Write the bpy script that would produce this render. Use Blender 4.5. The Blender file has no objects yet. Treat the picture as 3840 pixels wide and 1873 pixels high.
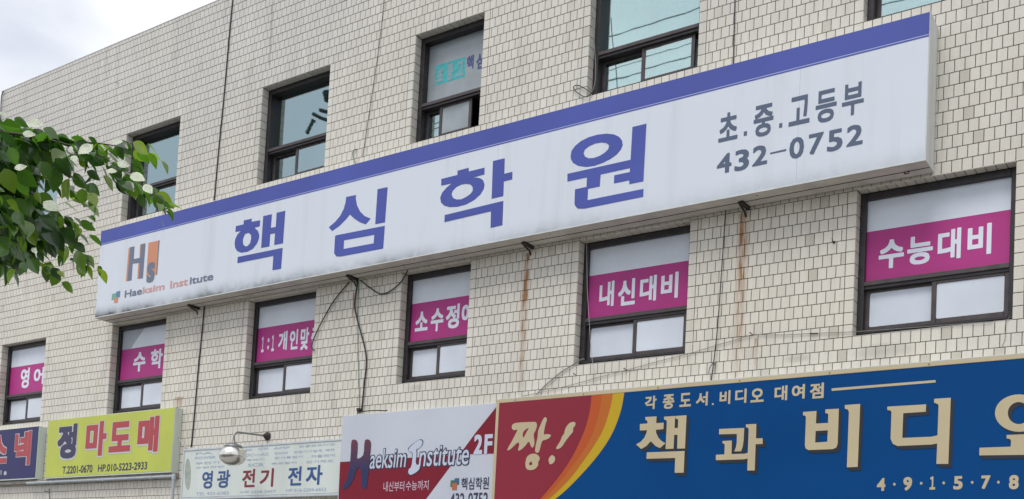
import bpy, math, random
import numpy as np
from mathutils import Vector, Matrix, noise
from mathutils.geometry import tessellate_polygon

random.seed(7)
sc = bpy.context.scene
COL = sc.collection
R_ = math.radians

# ------------------------------------------------------------------ camera, sky, sun, exposure
ZG = 4.29                                   # height of the first row of window sills above the ground
CAM = Vector((3.138074, -9.677892, -2.686188 + ZG))
RX = Vector((0.81997022, 0.57007317, 0.05162773))       # camera right
RY = Vector((0.01124413, 0.07413529, -0.99718480))      # camera down
RZ = Vector((-0.57229574, 0.81824235, 0.05437875))      # camera forward
FPX, CX, CY = 4080.0, 1920.0, 2088.7646
cam = bpy.data.cameras.new('camera')
cam.sensor_fit = 'HORIZONTAL'
cam.sensor_width = 36.0
cam.lens = FPX / 3840.0 * 36.0
cam.shift_y = (CY - 936.5) / 3840.0
cam.clip_start, cam.clip_end = 0.05, 2000
cam_o = bpy.data.objects.new('camera', cam)
m3 = Matrix((RX, -RY, -RZ)).transposed()
cam_o.matrix_world = Matrix.Translation(CAM) @ m3.to_4x4()
COL.objects.link(cam_o)
sc.camera = cam_o

SUN_EL, SUN_AZ = R_(60), R_(-178)           # azimuth measured from +Y towards +X
world = bpy.data.worlds.new('World')
sc.world = world
world.use_nodes = True
wn, wl = world.node_tree.nodes, world.node_tree.links
wn.clear()
w_out = wn.new('ShaderNodeOutputWorld')
w_bg = wn.new('ShaderNodeBackground')
w_sky = wn.new('ShaderNodeTexSky')
w_sky.sky_type = 'NISHITA'
w_sky.sun_disc = False
w_sky.sun_elevation = SUN_EL
w_sky.sun_rotation = SUN_AZ
w_mul = wn.new('ShaderNodeVectorMath'); w_mul.operation = 'SCALE'; w_mul.inputs['Scale'].default_value = 0.10
wl.new(w_sky.outputs[0], w_mul.inputs[0])
w_tc = wn.new('ShaderNodeTexCoord')
w_map = wn.new('ShaderNodeMapping')
w_map.inputs['Scale'].default_value = (1.6, 1.6, 4.2)
w_map.inputs['Rotation'].default_value = (R_(18), R_(-24), R_(10))
w_map.inputs['Location'].default_value = (0.35, 0.2, 0.55)
w_n = wn.new('ShaderNodeTexNoise')
w_n.inputs['Scale'].default_value = 1.9
w_n.inputs['Detail'].default_value = 5.0
w_n.inputs['Roughness'].default_value = 0.42
w_n.inputs['Distortion'].default_value = 0.35
w_r = wn.new('ShaderNodeValToRGB')
w_r.color_ramp.interpolation = 'EASE'
w_r.color_ramp.elements[0].position = 0.36
w_r.color_ramp.elements[0].color = (0.56, 0.595, 0.67, 1)
w_r.color_ramp.elements[1].position = 0.66
w_r.color_ramp.elements[1].color = (0.93, 0.935, 0.96, 1)
w_mix = wn.new('ShaderNodeMixRGB'); w_mix.inputs[0].default_value = 0.88
wl.new(w_tc.outputs['Generated'], w_map.inputs[0]); wl.new(w_map.outputs[0], w_n.inputs['Vector'])
wl.new(w_n.outputs['Fac'], w_r.inputs[0])
wl.new(w_mul.outputs[0], w_mix.inputs[1]); wl.new(w_r.outputs[0], w_mix.inputs[2])
wl.new(w_mix.outputs[0], w_bg.inputs[0]); wl.new(w_bg.outputs[0], w_out.inputs[0])

sun = bpy.data.lights.new('sun', 'SUN')
sun.energy = 1.5
sun.angle = R_(28)
sun.color = (1.0, 0.965, 0.90)
sun_o = bpy.data.objects.new('sun', sun)
sd = Vector((math.sin(SUN_AZ) * math.cos(SUN_EL), math.cos(SUN_AZ) * math.cos(SUN_EL), math.sin(SUN_EL)))
sun_o.rotation_euler = sd.to_track_quat('Z', 'Y').to_euler()
sun_o.location = (0, -10, 20)
COL.objects.link(sun_o)
vs = sc.view_settings
vs.view_transform = 'Standard'
vs.look = 'None'
vs.gamma = 1.0
vs.exposure = 0.42
vs.use_curve_mapping = False

# ------------------------------------------------------------------ helpers
def ray(px, py):
    return (RX * ((px - CX) / FPX) + RY * ((py - CY) / FPX) + RZ)

def at(px, py, Y=0.0):
    """photo pixel -> point on the vertical plane Y parallel to the facade"""
    d = ray(px, py)
    return CAM + d * ((Y - CAM.y) / d.y)

def along(px, py, dist):
    return CAM + ray(px, py).normalized() * dist

def proj(P):
    q = Vector(P) - CAM
    z = q.dot(RZ)
    return (q.dot(RX) / z * FPX + CX, q.dot(RY) / z * FPX + CY)

def mirrored(px, py, Yreal, Yglass=0.25):
    """point behind the viewer that the glass plane shows at this pixel"""
    P = at(px, py, 2 * Yglass - Yreal)
    return Vector((P.x, Yreal, P.z))

class MB:
    def __init__(s):
        s.v, s.f, s.t = [], [], []
    def add(s, vs, fs, tint=0.0):
        b = len(s.v)
        s.v.extend([tuple(v) for v in vs]); s.f.extend([tuple(i + b for i in f) for f in fs]); s.t.extend([tint] * len(vs))
    def box(s, x0, x1, y0, y1, z0, z1):
        s.add([(x0, y0, z0), (x1, y0, z0), (x1, y1, z0), (x0, y1, z0), (x0, y0, z1), (x1, y0, z1), (x1, y1, z1), (x0, y1, z1)],
              [(0, 1, 5, 4), (1, 2, 6, 5), (2, 3, 7, 6), (3, 0, 4, 7), (4, 5, 6, 7), (3, 2, 1, 0)])
    def cbox(s, x0, x1, y0, y1, z0, z1, c=0.004):
        """box with its four front edges chamfered (front is -Y)"""
        a = [(x0, y1, z0), (x1, y1, z0), (x1, y1, z1), (x0, y1, z1)]
        b = [(x0, y0 + c, z0), (x1, y0 + c, z0), (x1, y0 + c, z1), (x0, y0 + c, z1)]
        d = [(x0 + c, y0, z0 + c), (x1 - c, y0, z0 + c), (x1 - c, y0, z1 - c), (x0 + c, y0, z1 - c)]
        fs = [(8, 9, 10, 11), (3, 2, 1, 0)]
        for i in range(4):
            j = (i + 1) % 4
            fs += [(i, j, 4 + j, 4 + i), (4 + i, 4 + j, 8 + j, 8 + i)]
        s.add(a + b + d, fs)
    def tube(s, pts, r, n=8, cap=True):
        pts = [Vector(p) for p in pts]
        if not isinstance(r, (list, tuple)): r = [r] * len(pts)
        vs, fs = [], []
        up = Vector((0.13, 0.21, 0.97))
        for i, p in enumerate(pts):
            d = (pts[min(i + 1, len(pts) - 1)] - pts[max(i - 1, 0)])
            d = d.normalized() if d.length > 1e-9 else Vector((0, 0, 1))
            u = up - d * up.dot(d)
            if u.length < 1e-3: u = Vector((1, 0, 0)) - d * d.x
            u.normalize(); w = d.cross(u); up = u
            for k in range(n):
                a = 2 * math.pi * k / n
                vs.append(p + (u * math.cos(a) + w * math.sin(a)) * r[i])
        for i in range(len(pts) - 1):
            for k in range(n):
                k2 = (k + 1) % n
                fs.append((i * n + k, i * n + k2, (i + 1) * n + k2, (i + 1) * n + k))
        if cap:
            fs.append(tuple(reversed(range(n)))); fs.append(tuple(range((len(pts) - 1) * n, len(pts) * n)))
        s.add(vs, fs)
    def lathe(s, c, prof, n=24, axis=Vector((0, 0, 1))):
        c = Vector(c); axis = axis.normalized()
        u = axis.orthogonal().normalized(); w = axis.cross(u)
        vs, fs = [], []
        for (r, h) in prof:
            for k in range(n):
                a = 2 * math.pi * k / n
                vs.append(c + axis * h + (u * math.cos(a) + w * math.sin(a)) * max(r, 1e-4))
        for i in range(len(prof) - 1):
            for k in range(n):
                k2 = (k + 1) % n
                fs.append((i * n + k, i * n + k2, (i + 1) * n + k2, (i + 1) * n + k))
        fs.append(tuple(reversed(range(n)))); fs.append(tuple(range((len(prof) - 1) * n, len(prof) * n)))
        s.add(vs, fs)
    def plate(s, loops, y, th=0.0015):
        """flat plate facing -Y; loops = [outer, hole, ...] of (x, z)"""
        vs3 = [[Vector((x, z, 0)) for (x, z) in lp] for lp in loops]
        flat = [p for lp in loops for p in lp]
        tris = tessellate_polygon(vs3)
        n = len(flat)
        vs = [(x, y, z) for x, z in flat] + [(x, y + th, z) for x, z in flat]
        fs = []
        for t in tris:
            (ax, az), (bx, bz), (cx, cz) = flat[t[0]], flat[t[1]], flat[t[2]]
            ar = (bx - ax) * (cz - az) - (cx - ax) * (bz - az)
            if abs(ar) < 1e-12: continue
            fs.append(tuple(t) if ar > 0 else tuple(reversed(t)))
        o = 0
        for lp in loops:
            m = len(lp)
            for i in range(m):
                j = (i + 1) % m
                fs.append((o + i, o + j, n + o + j, n + o + i))
            o += m
        s.add(vs, fs)
    def build(s, name, mat, parent=None, org=None, smooth=False, tint=False):
        me = bpy.data.meshes.new(name)
        o0 = org if org is not None else (origin_of(parent) if parent else Vector((0, 0, 0)))
        vv = [(x - o0[0], y - o0[1], z - o0[2]) for x, y, z in s.v]
        me.from_pydata(vv, [], s.f)
        if tint:
            at_ = me.attributes.new('tint', 'FLOAT', 'POINT')
            at_.data.foreach_set('value', s.t)
        if smooth:
            me.polygons.foreach_set('use_smooth', [True] * len(me.polygons))
        me.materials.append(mat)
        me.update()
        o = bpy.data.objects.new(name, me)
        COL.objects.link(o)
        if parent: o.parent = parent
        elif org is not None: o.location = org
        return o

def origin_of(o):
    v = Vector((0, 0, 0))
    while o is not None:
        v += o.location; o = o.parent
    return v

def tag(o, label=None, cat=None, group=None, kind=None):
    if label: o['label'] = label
    if cat: o['category'] = cat
    if group: o['group'] = group
    if kind: o['kind'] = kind
    return o

def thing(name, loc, label, cat, group=None):
    o = bpy.data.objects.new(name, None)
    o.empty_display_size = 0.1
    COL.objects.link(o)
    o.location = loc
    return tag(o, label, cat, group)

# ------------------------------------------------------------------ materials
MATS = {}
def lin(r, g, b):
    f = lambda c: (c / 255 / 12.92) if c / 255 <= 0.04045 else ((c / 255 + 0.055) / 1.055) ** 2.4
    return (f(r), f(g), f(b), 1)

def mat(name, col, rough=0.5, metal=0.0, spec=0.5, var=0.0, vscale=6.0, bump=0.0, bscale=60.0, coat=0.0, streak=0.0):
    m = bpy.data.materials.new(name); m.use_nodes = True
    n, l = m.node_tree.nodes, m.node_tree.links
    b = n['Principled BSDF']
    b.inputs['Base Color'].default_value = col
    b.inputs['Roughness'].default_value = rough
    b.inputs['Metallic'].default_value = metal
    b.inputs['Specular IOR Level'].default_value = spec
    b.inputs['Coat Weight'].default_value = coat
    b.inputs['Coat Roughness'].default_value = 0.12
    if var or streak or bump:
        g = n.new('ShaderNodeNewGeometry')
    if var or streak:
        mp = n.new('ShaderNodeMapping')
        mp.inputs['Scale'].default_value = (vscale, vscale, vscale * (0.12 if streak else 1.0))
        ns = n.new('ShaderNodeTexNoise'); ns.inputs['Scale'].default_value = 1.0; ns.inputs['Detail'].default_value = 5
        l.new(g.outputs['Position'], mp.inputs[0]); l.new(mp.outputs[0], ns.inputs['Vector'])
        rp = n.new('ShaderNodeValToRGB')
        k = max(var, streak)
        rp.color_ramp.elements[0].position = 0.3; rp.color_ramp.elements[1].position = 0.7
        rp.color_ramp.elements[0].color = tuple(c * (1 - k) for c in col[:3]) + (1,)
        rp.color_ramp.elements[1].color = tuple(min(1, c * (1 + k * 0.5)) for c in col[:3]) + (1,)
        l.new(ns.outputs['Fac'], rp.inputs[0]); l.new(rp.outputs[0], b.inputs['Base Color'])
        rr = n.new('ShaderNodeMapRange')
        rr.inputs[3].default_value = max(0.02, rough - 0.08); rr.inputs[4].default_value = min(1, rough + 0.12)
        l.new(ns.outputs['Fac'], rr.inputs[0]); l.new(rr.outputs[0], b.inputs['Roughness'])
    if bump:
        nb = n.new('ShaderNodeTexNoise'); nb.inputs['Scale'].default_value = bscale; nb.inputs['Detail'].default_value = 3
        bp = n.new('ShaderNodeBump'); bp.inputs['Strength'].default_value = bump; bp.inputs['Distance'].default_value = 0.01
        l.new(g.outputs['Position'], nb.inputs['Vector']); l.new(nb.outputs['Fac'], bp.inputs['Height']); l.new(bp.outputs[0], b.inputs['Normal'])
    MATS[name] = m
    return m

# tile material: random tint per tile, rain streaks, rust under the sign brackets
S, H = 0.086, 0.1129113
def rust_list():
    L = []
    for (px, py0, py1, wd, k) in ((1977, 955, 1490, 0.062, .9), (2790, 805, 1450, 0.078, .85), (1328, 1100, 1270, 0.035, 0.55),
                                  (2836, 1270, 1400, 0.03, 0.6), (2350, 1392, 1440, 0.015, 0.6), (671, 1490, 1580, 0.14, 0.55), (1350, 1480, 1520, 0.12, 0.25)):
        a, b = at(px, py0), at(px, py1)
        L.append((a.x, a.z, a.z - b.z, wd, k))
    return L

def tile_material():
    m = bpy.data.materials.new('glazed_cream_tile'); m.use_nodes = True
    n, l = m.node_tree.nodes, m.node_tree.links
    b = n['Principled BSDF']
    def math_(op, a, c=None, clamp=False):
        x = n.new('ShaderNodeMath'); x.operation = op; x.use_clamp = clamp
        for i, q in enumerate((a, c)):
            if q is None: continue
            if isinstance(q, (int, float)): x.inputs[i].default_value = q
            else: l.new(q, x.inputs[i])
        return x.outputs[0]
    geo = n.new('ShaderNodeNewGeometry')
    sep = n.new('ShaderNodeSeparateXYZ'); l.new(geo.outputs['Position'], sep.inputs[0])
    X, Z = sep.outputs[0], sep.outputs[2]
    att = n.new('ShaderNodeAttribute'); att.attribute_name = 'tint'
    rp = n.new('ShaderNodeValToRGB')
    e = rp.color_ramp.elements
    e[0].position = 0.0; e[0].color = (0.48, 0.44, 0.35, 1)
    e[1].position = 1.0; e[1].color = (0.77, 0.735, 0.65, 1)
    q = e.new(0.5); q.color = (0.685, 0.645, 0.56, 1)
    l.new(att.outputs['Fac'], rp.inputs[0])
    # large patches of weathering and vertical rain streaks
    def ns(scale, detail, rough=0.55):
        mp = n.new('ShaderNodeMapping'); mp.inputs['Scale'].default_value = scale
        l.new(geo.outputs['Position'], mp.inputs[0])
        t = n.new('ShaderNodeTexNoise'); t.inputs['Scale'].default_value = 1; t.inputs['Detail'].default_value = detail
        t.inputs['Roughness'].default_value = rough
        l.new(mp.outputs[0], t.inputs['Vector']); return t.outputs['Fac']
    patch = ns((0.55, 1, 0.8), 3)
    streak = ns((9, 1, 0.55), 4, 0.6)
    fine = ns((60, 60, 60), 3)
    def mr(v, a, c, d, f):
        x = n.new('ShaderNodeMapRange'); x.inputs[1].default_value = a; x.inputs[2].default_value = c
        x.inputs[3].default_value = d; x.inputs[4].default_value = f; l.new(v, x.inputs[0]); return x.outputs[0]
    k = math_('MULTIPLY', mr(patch, 0.3, 0.7, 0.93, 1.04), mr(streak, 0.35, 0.75, 1.02, 0.90))
    k = math_('MULTIPLY', k, mr(fine, 0.3, 0.7, 0.96, 1.03))
    # broad greyish weathering by bay; grey rising with height also paints in sky glare
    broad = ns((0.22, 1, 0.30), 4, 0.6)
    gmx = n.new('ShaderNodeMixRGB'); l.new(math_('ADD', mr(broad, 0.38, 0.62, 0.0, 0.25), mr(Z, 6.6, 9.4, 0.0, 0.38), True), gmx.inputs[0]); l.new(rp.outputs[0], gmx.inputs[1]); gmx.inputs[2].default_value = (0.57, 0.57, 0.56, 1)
    drip = ns((3.2, 1, 0.22), 5, 0.7)
    k = math_('MULTIPLY', k, mr(drip, 0.56, 0.78, 1.0, 0.74))
    mul = n.new('ShaderNodeVectorMath'); mul.operation = 'SCALE'
    l.new(gmx.outputs[0], mul.inputs[0]); l.new(k, mul.inputs['Scale'])
    # rust
    rn = ns((26, 1, 3.0), 4, 0.65)
    tot = None
    for (x0, zt, ln, wd, kk) in rust_list():
        dx = math_('ABSOLUTE', math_('SUBTRACT', X, x0))
        side = math_('SUBTRACT', 1.0, math_('DIVIDE', dx, wd), True)
        t = math_('DIVIDE', math_('SUBTRACT', zt, Z), ln)
        top = math_('MULTIPLY', math_('ADD', t, 0.02), 40.0, True)
        fall = math_('SUBTRACT', 1.0, t, True)
        v = math_('MULTIPLY', math_('MULTIPLY', side, top), math_('POWER', fall, 0.8))
        v = math_('MULTIPLY', v, kk)
        tot = v if tot is None else math_('MAXIMUM', tot, v)
    rmask = math_('MULTIPLY', math_('MULTIPLY', tot, mr(rn, 0.35, 0.65, 0.2, 2.2)), mr(att.outputs['Fac'], 0.42, 0.7, 0.7, 1.35), True)
    mix = n.new('ShaderNodeMixRGB'); l.new(rmask, mix.inputs[0]); l.new(mul.outputs[0], mix.inputs[1])
    mix.inputs[2].default_value = (0.30, 0.135, 0.04, 1)
    soot = None                              # soot patch above the blue sign
    for (px, py, rx, rz, kk) in ((3310, 1318, .28, .085, .30), (2990, 1345, .14, .05, .3), (1560, 1455, .12, .05, .3)):
        c0 = at(px, py)
        dx = math_('DIVIDE', math_('SUBTRACT', X, c0.x), rx); dz = math_('DIVIDE', math_('SUBTRACT', Z, c0.z), rz)
        v = math_('SUBTRACT', 1.0, math_('ADD', math_('MULTIPLY', dx, dx), math_('MULTIPLY', dz, dz)), True)
        v = math_('MULTIPLY', v, kk); soot = v if soot is None else math_('MAXIMUM', soot, v)
    smask = math_('MULTIPLY', soot, mr(patch, 0.3, 0.7, 0.6, 1.2), True)
    mix2 = n.new('ShaderNodeMixRGB'); l.new(smask, mix2.inputs[0]); l.new(mix.outputs[0], mix2.inputs[1]); mix2.inputs[2].default_value = (0.09, 0.08, 0.065, 1)
    l.new(mix2.outputs[0], b.inputs['Base Color'])
    l.new(mr(fine, 0.3, 0.7, 0.24, 0.42), b.inputs['Roughness'])
    b.inputs['Specular IOR Level'].default_value = 0.45
    bp = n.new('ShaderNodeBump'); bp.inputs['Strength'].default_value = 0.12; bp.inputs['Distance'].default_value = 0.004
    l.new(ns((18, 18, 18), 2), bp.inputs['Height']); l.new(bp.outputs[0], b.inputs['Normal'])
    return m
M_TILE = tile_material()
M_MORTAR = mat('dark_grey_mortar', (0.095, 0.085, 0.073, 1), 0.9, var=0.55, vscale=9, bump=0.3)
M_CONC = mat('grey_concrete', (0.33, 0.32, 0.30, 1), 0.85, var=0.25, vscale=3, bump=0.3)
M_SILL = mat('pale_cement_sill', (0.36, 0.35, 0.32, 1), 0.85, var=0.3, vscale=14, bump=0.6, bscale=40)
M_FRAME = mat('dark_bronze_aluminium', (0.036, 0.032, 0.035, 1), 0.42, metal=0.25, spec=0.5, var=0.35, vscale=12)
M_SASH = mat('brown_bronze_sash', (0.075, 0.062, 0.064, 1), 0.40, metal=0.25, var=0.3, vscale=10)
M_FILM = mat('white_window_film', (0.66, 0.715, 0.80, 1), 0.45, spec=0.35, var=0.12, vscale=1.6, coat=0.5)
M_FILMB = mat('grey_backing_film', (0.40, 0.44, 0.50, 1), 0.5, var=0.1, vscale=3)
M_FILMG = mat('frosted_grey_film', (0.30, 0.345, 0.37, 1), 0.3, var=0.18, vscale=3, coat=0.5)
M_MAG = mat('magenta_window_film', (0.45, 0.040, 0.235, 1), 0.42, var=0.10, vscale=1.3, spec=0.3)
M_FILMTXT = mat('white_film_lettering', (0.72, 0.76, 0.86, 1), 0.45)
M_CYAN = mat('cyan_window_sticker', (0.05, 0.45, 0.47, 1), 0.4, var=0.25, vscale=25)
M_INDIGO = mat('indigo_sticker_lettering', (0.07, 0.085, 0.22, 1), 0.5)
M_GREYTXT = mat('grey_sticker_lettering', (0.24, 0.36, 0.39, 1), 0.5)
M_CURT = mat('pale_teal_curtain', (0.55, 0.70, 0.68, 1), 0.9, var=0.15, vscale=5)
M_ROOM = mat('interior_plaster', (0.22, 0.23, 0.23, 1), 0.9)
M_BLACK = mat('black_rubber_cable', (0.018, 0.018, 0.02, 1), 0.5)
M_GREYW = mat('grey_wire', (0.20, 0.195, 0.185, 1), 0.6)
M_WHITEW = mat('pale_wire', (0.42, 0.43, 0.44, 1), 0.5)
M_GREENW = mat('green_wire', (0.10, 0.21, 0.17, 1), 0.5)
M_STEEL = mat('dark_rusty_steel', (0.05, 0.042, 0.038, 1), 0.7, var=0.5, vscale=40, metal=0.3)

def glass_material():
    m = bpy.data.materials.new('reflective_teal_glass'); m.use_nodes = True
    n, l = m.node_tree.nodes, m.node_tree.links
    n.remove(n['Principled BSDF'])
    out = n['Material Output']
    gl = n.new('ShaderNodeBsdfGlossy'); gl.inputs['Color'].default_value = (0.76, 0.92, 0.92, 1); gl.inputs['Roughness'].default_value = 0.015
    tr = n.new('ShaderNodeBsdfTransparent'); tr.inputs['Color'].default_value = (0.62, 0.82, 0.80, 1)
    fr = n.new('ShaderNodeLayerWeight'); fr.inputs['Blend'].default_value = 0.28
    mr = n.new('ShaderNodeMapRange'); mr.inputs[3].default_value = 0.47; mr.inputs[4].default_value = 0.95
    mx = n.new('ShaderNodeMixShader')
    l.new(fr.outputs['Fresnel'], mr.inputs[0]); l.new(mr.outputs[0], mx.inputs[0])
    l.new(tr.outputs[0], mx.inputs[1]); l.new(gl.outputs[0], mx.inputs[2]); l.new(mx.outputs[0], out.inputs[0])
    # faint waviness of old float glass
    g = n.new('ShaderNodeNewGeometry'); nz = n.new('ShaderNodeTexNoise'); nz.inputs['Scale'].default_value = 1.8
    bp = n.new('ShaderNodeBump'); bp.inputs['Strength'].default_value = 0.02; bp.inputs['Distance'].default_value = 0.03
    l.new(g.outputs['Position'], nz.inputs['Vector']); l.new(nz.outputs['Fac'], bp.inputs['Height']); l.new(bp.outputs[0], gl.inputs['Normal'])
    return m
M_GLASS = glass_material()

# ------------------------------------------------------------------ lettering
def thicken(v, f, bold):
    """grow a flat glyph by `bold` em: distance field on a fine grid, cells cut along its outline"""
    cnt = {}
    for p in f:
        for i in range(len(p)):
            e = (p[i], p[(i + 1) % len(p)]); k = (min(e), max(e)); cnt[k] = cnt.get(k, 0) + 1
    E = np.array([[v[i][0], v[i][1], v[j][0], v[j][1]] for (i, j), c in cnt.items() if c == 1])
    hgt = max(q[1] for q in v) - min(q[1] for q in v)
    st = hgt / (40.0 if len(v) < 260 else 26.0)
    m = bold + st * 2
    gx = np.arange(min(q[0] for q in v) - m, max(q[0] for q in v) + m + st, st); gz = np.arange(min(q[1] for q in v) - m, max(q[1] for q in v) + m + st, st)
    sp = []
    for x0, z0, x1, z1 in E:
        k = max(2, int(math.hypot(x1 - x0, z1 - z0) / (st * .35)) + 1)
        t = np.linspace(0, 1, k); sp.append(np.c_[x0 + (x1 - x0) * t, z0 + (z1 - z0) * t])
    sp = np.concatenate(sp)
    D = np.empty((len(gz), len(gx)))
    for j, z in enumerate(gz):
        near_ = sp[np.abs(sp[:, 1] - z) < bold + st * 3]
        if len(near_) == 0: d = np.full(len(gx), 9.0)
        else: d = np.minimum(9, np.max(np.stack([np.abs(gx[:, None] - near_[None, :, 0]), np.broadcast_to(np.abs(z - near_[None, :, 1]), (len(gx), len(near_)))]), 0).min(1))
        zz = z + 1e-7
        cr = E[((E[:, 1] > zz) != (E[:, 3] > zz))]
        xi = cr[:, 0] + (zz - cr[:, 1]) * (cr[:, 2] - cr[:, 0]) / (cr[:, 3] - cr[:, 1]) if len(cr) else np.zeros(0)
        ins = (np.sum(xi[None, :] > gx[:, None], 1) % 2) == 1
        D[j] = np.where(ins, -d, d) - bold
    D[D == 0] = -1e-6
    V, F, idx = [], [], {}
    def vid(key, x, z):
        if key not in idx: idx[key] = len(V); V.append((x, z))
        return idx[key]
    N = D < 0
    act = N[:-1, :-1] | N[1:, :-1] | N[:-1, 1:] | N[1:, 1:]
    DL, GX, GZ = D.tolist(), gx.tolist(), gz.tolist()
    for j, i in np.argwhere(act).tolist():
        c = [(i, j), (i + 1, j), (i + 1, j + 1), (i, j + 1)]
        d = [DL[q[1]][q[0]] for q in c]
        lp = []
        for k in range(4):
            a_, b_ = c[k], c[(k + 1) % 4]; da, db = d[k], d[(k + 1) % 4]
            if da < 0: lp.append(vid(a_, GX[a_[0]], GZ[a_[1]]))
            if (da < 0) != (db < 0):
                t = da / (da - db); lo = min(a_, b_); hi = max(a_, b_)
                lp.append(vid((lo, hi), GX[a_[0]] + (GX[b_[0]] - GX[a_[0]]) * t, GZ[a_[1]] + (GZ[b_[1]] - GZ[a_[1]]) * t))
        if len(lp) > 2: F.append(tuple(lp))
    return V, F

TEXT = {}
def text_geo(s, bold=0.0, shear=0.0):
    """flat outline of a word from the built-in font, thickened by stamping it round a small circle and uniting the stamps"""
    key = (s, bold, shear)
    if key in TEXT: return TEXT[key]
    c = bpy.data.curves.new('lettering', 'FONT')
    c.body = s; c.size = 1.0; c.resolution_u = 3; c.fill_mode = 'FRONT'; c.shear = shear
    o = bpy.data.objects.new('lettering', c)
    me = bpy.data.meshes.new_from_object(o)
    v = [(p.co.x, p.co.y) for p in me.vertices]; f = [tuple(p.vertices) for p in me.polygons]
    bpy.data.objects.remove(o); bpy.data.curves.remove(c); bpy.data.meshes.remove(me)
    if bold > 0.004:
        v, f = thicken(v, f, bold)
    g_ = []
    for p in f:                              # all faces towards the viewer
        ar = sum(v[p[i]][0] * v[p[(i + 1) % len(p)]][1] - v[p[(i + 1) % len(p)]][0] * v[p[i]][1] for i in range(len(p)))
        g_.append(p if ar > 0 else tuple(reversed(p)))
    f = g_
    x0, x1 = min(p[0] for p in v), max(p[0] for p in v); z0, z1 = min(p[1] for p in v), max(p[1] for p in v)
    g = ([((x - x0) / (x1 - x0), (z - z0) / (z1 - z0)) for x, z in v], f, (x1 - x0) / (z1 - z0))
    TEXT[key] = g
    return g

class Plane:
    """one sheet of print: photo pixels of a zoomed detail -> x, z on the plane Y"""
    def __init__(s, Y, ox=0, oy=0, sc_=1.0):
        s.Y, s.ox, s.oy, s.s = Y, ox, oy, sc_
    def p(s, x, y):
        P = at(s.ox + x / s.s, s.oy + y / s.s, s.Y); return (P.x, P.z)
    def poly(s, pts): return [s.p(*q) for q in pts]
    def fit(s, mb, txt, LL, UR, bold=0.03, lift=0.002, grow=0.0, dx=0.0, dz=0.0, shear=0.0):
        v, f, _ = text_geo(txt, bold, shear)
        (x0, z0), (x1, z1) = s.p(*LL), s.p(*UR)
        x0 -= grow; z0 -= grow; x1 += grow; z1 += grow
        y = s.Y - lift
        mb.add([(x0 + a * (x1 - x0) + dx, y, z0 + b * (z1 - z0) + dz) for a, b in v], f)
    def shape(s, mb, outer, holes=(), lift=0.002, dx=0.0, dz=0.0, smooth=0):
        L = []
        for lp in (outer,) + tuple(holes):
            q = s.poly(lp)
            for _ in range(smooth): q = chaikin(q)
            L.append([(a + dx, b + dz) for a, b in q])
        mb.plate(L, s.Y - lift, 0.0015)

def chaikin(q):
    o = []
    for i in range(len(q)):
        a, b = q[i], q[(i + 1) % len(q)]
        o += [(a[0] * .75 + b[0] * .25, a[1] * .75 + b[1] * .25), (a[0] * .25 + b[0] * .75, a[1] * .25 + b[1] * .75)]
    return o

def ellipse(cx, cy, rx, ry, n=28):
    return [(cx + rx * math.cos(2 * math.pi * i / n), cy + ry * math.sin(2 * math.pi * i / n)) for i in range(n)]

# ------------------------------------------------------------------ ground
def sheet(name, x0, x1, y0, y1, z, m):
    b = MB(); b.add([(x0, y0, z), (x1, y0, z), (x1, y1, z), (x0, y1, z)], [(0, 1, 2, 3)])
    return tag(b.build(name, m), kind='structure')
M_ASPH = mat('asphalt', (0.055, 0.055, 0.057, 1), 0.9, var=0.3, vscale=4, bump=0.4, bscale=120)
M_PAVE = mat('pavement_concrete', (0.36, 0.35, 0.33, 1), 0.85, var=0.25, vscale=3, bump=0.3)
sheet('ground', -600, 600, -600, 600, -0.12, mat('far_ground', (0.14, 0.135, 0.12, 1), 0.95, var=0.3, vscale=0.2))
sheet('road', -60, 40, -14.0, -5.0, -0.112, M_ASPH)
b = MB(); b.box(-60, 40, -4.9, -0.02, -0.115, 0.0); b.box(-60, 40, -5.02, -4.9, -0.115, 0.006)
tag(b.build('pavement', M_PAVE), kind='structure')

# ------------------------------------------------------------------ building
WINU = [(0.0, 15.57), (-34.5, -19.4), (-63.4, -51.37), (-94.8, -80.1), (-129.6, -114.9), (-164.5, -149.8)]
U0, U1, VT, VB = -172.0, 45.0, 51.5, -14
RV = 0.112                                  # depth of the window reveals
zv = lambda v: v * H + ZG
B0 = Vector((U0 * S, 0, 0))
bld = thing('tiled_building', B0, 'commercial building faced with small cream tiles, two rows of dark framed windows', 'building')
openings = [(a * S, b_ * S, zv(v), zv(v + 12)) for v in (0, 26) for a, b_ in WINU]
bx0, bx1, btop = U0 * S, U1 * S, zv(VT)

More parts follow.
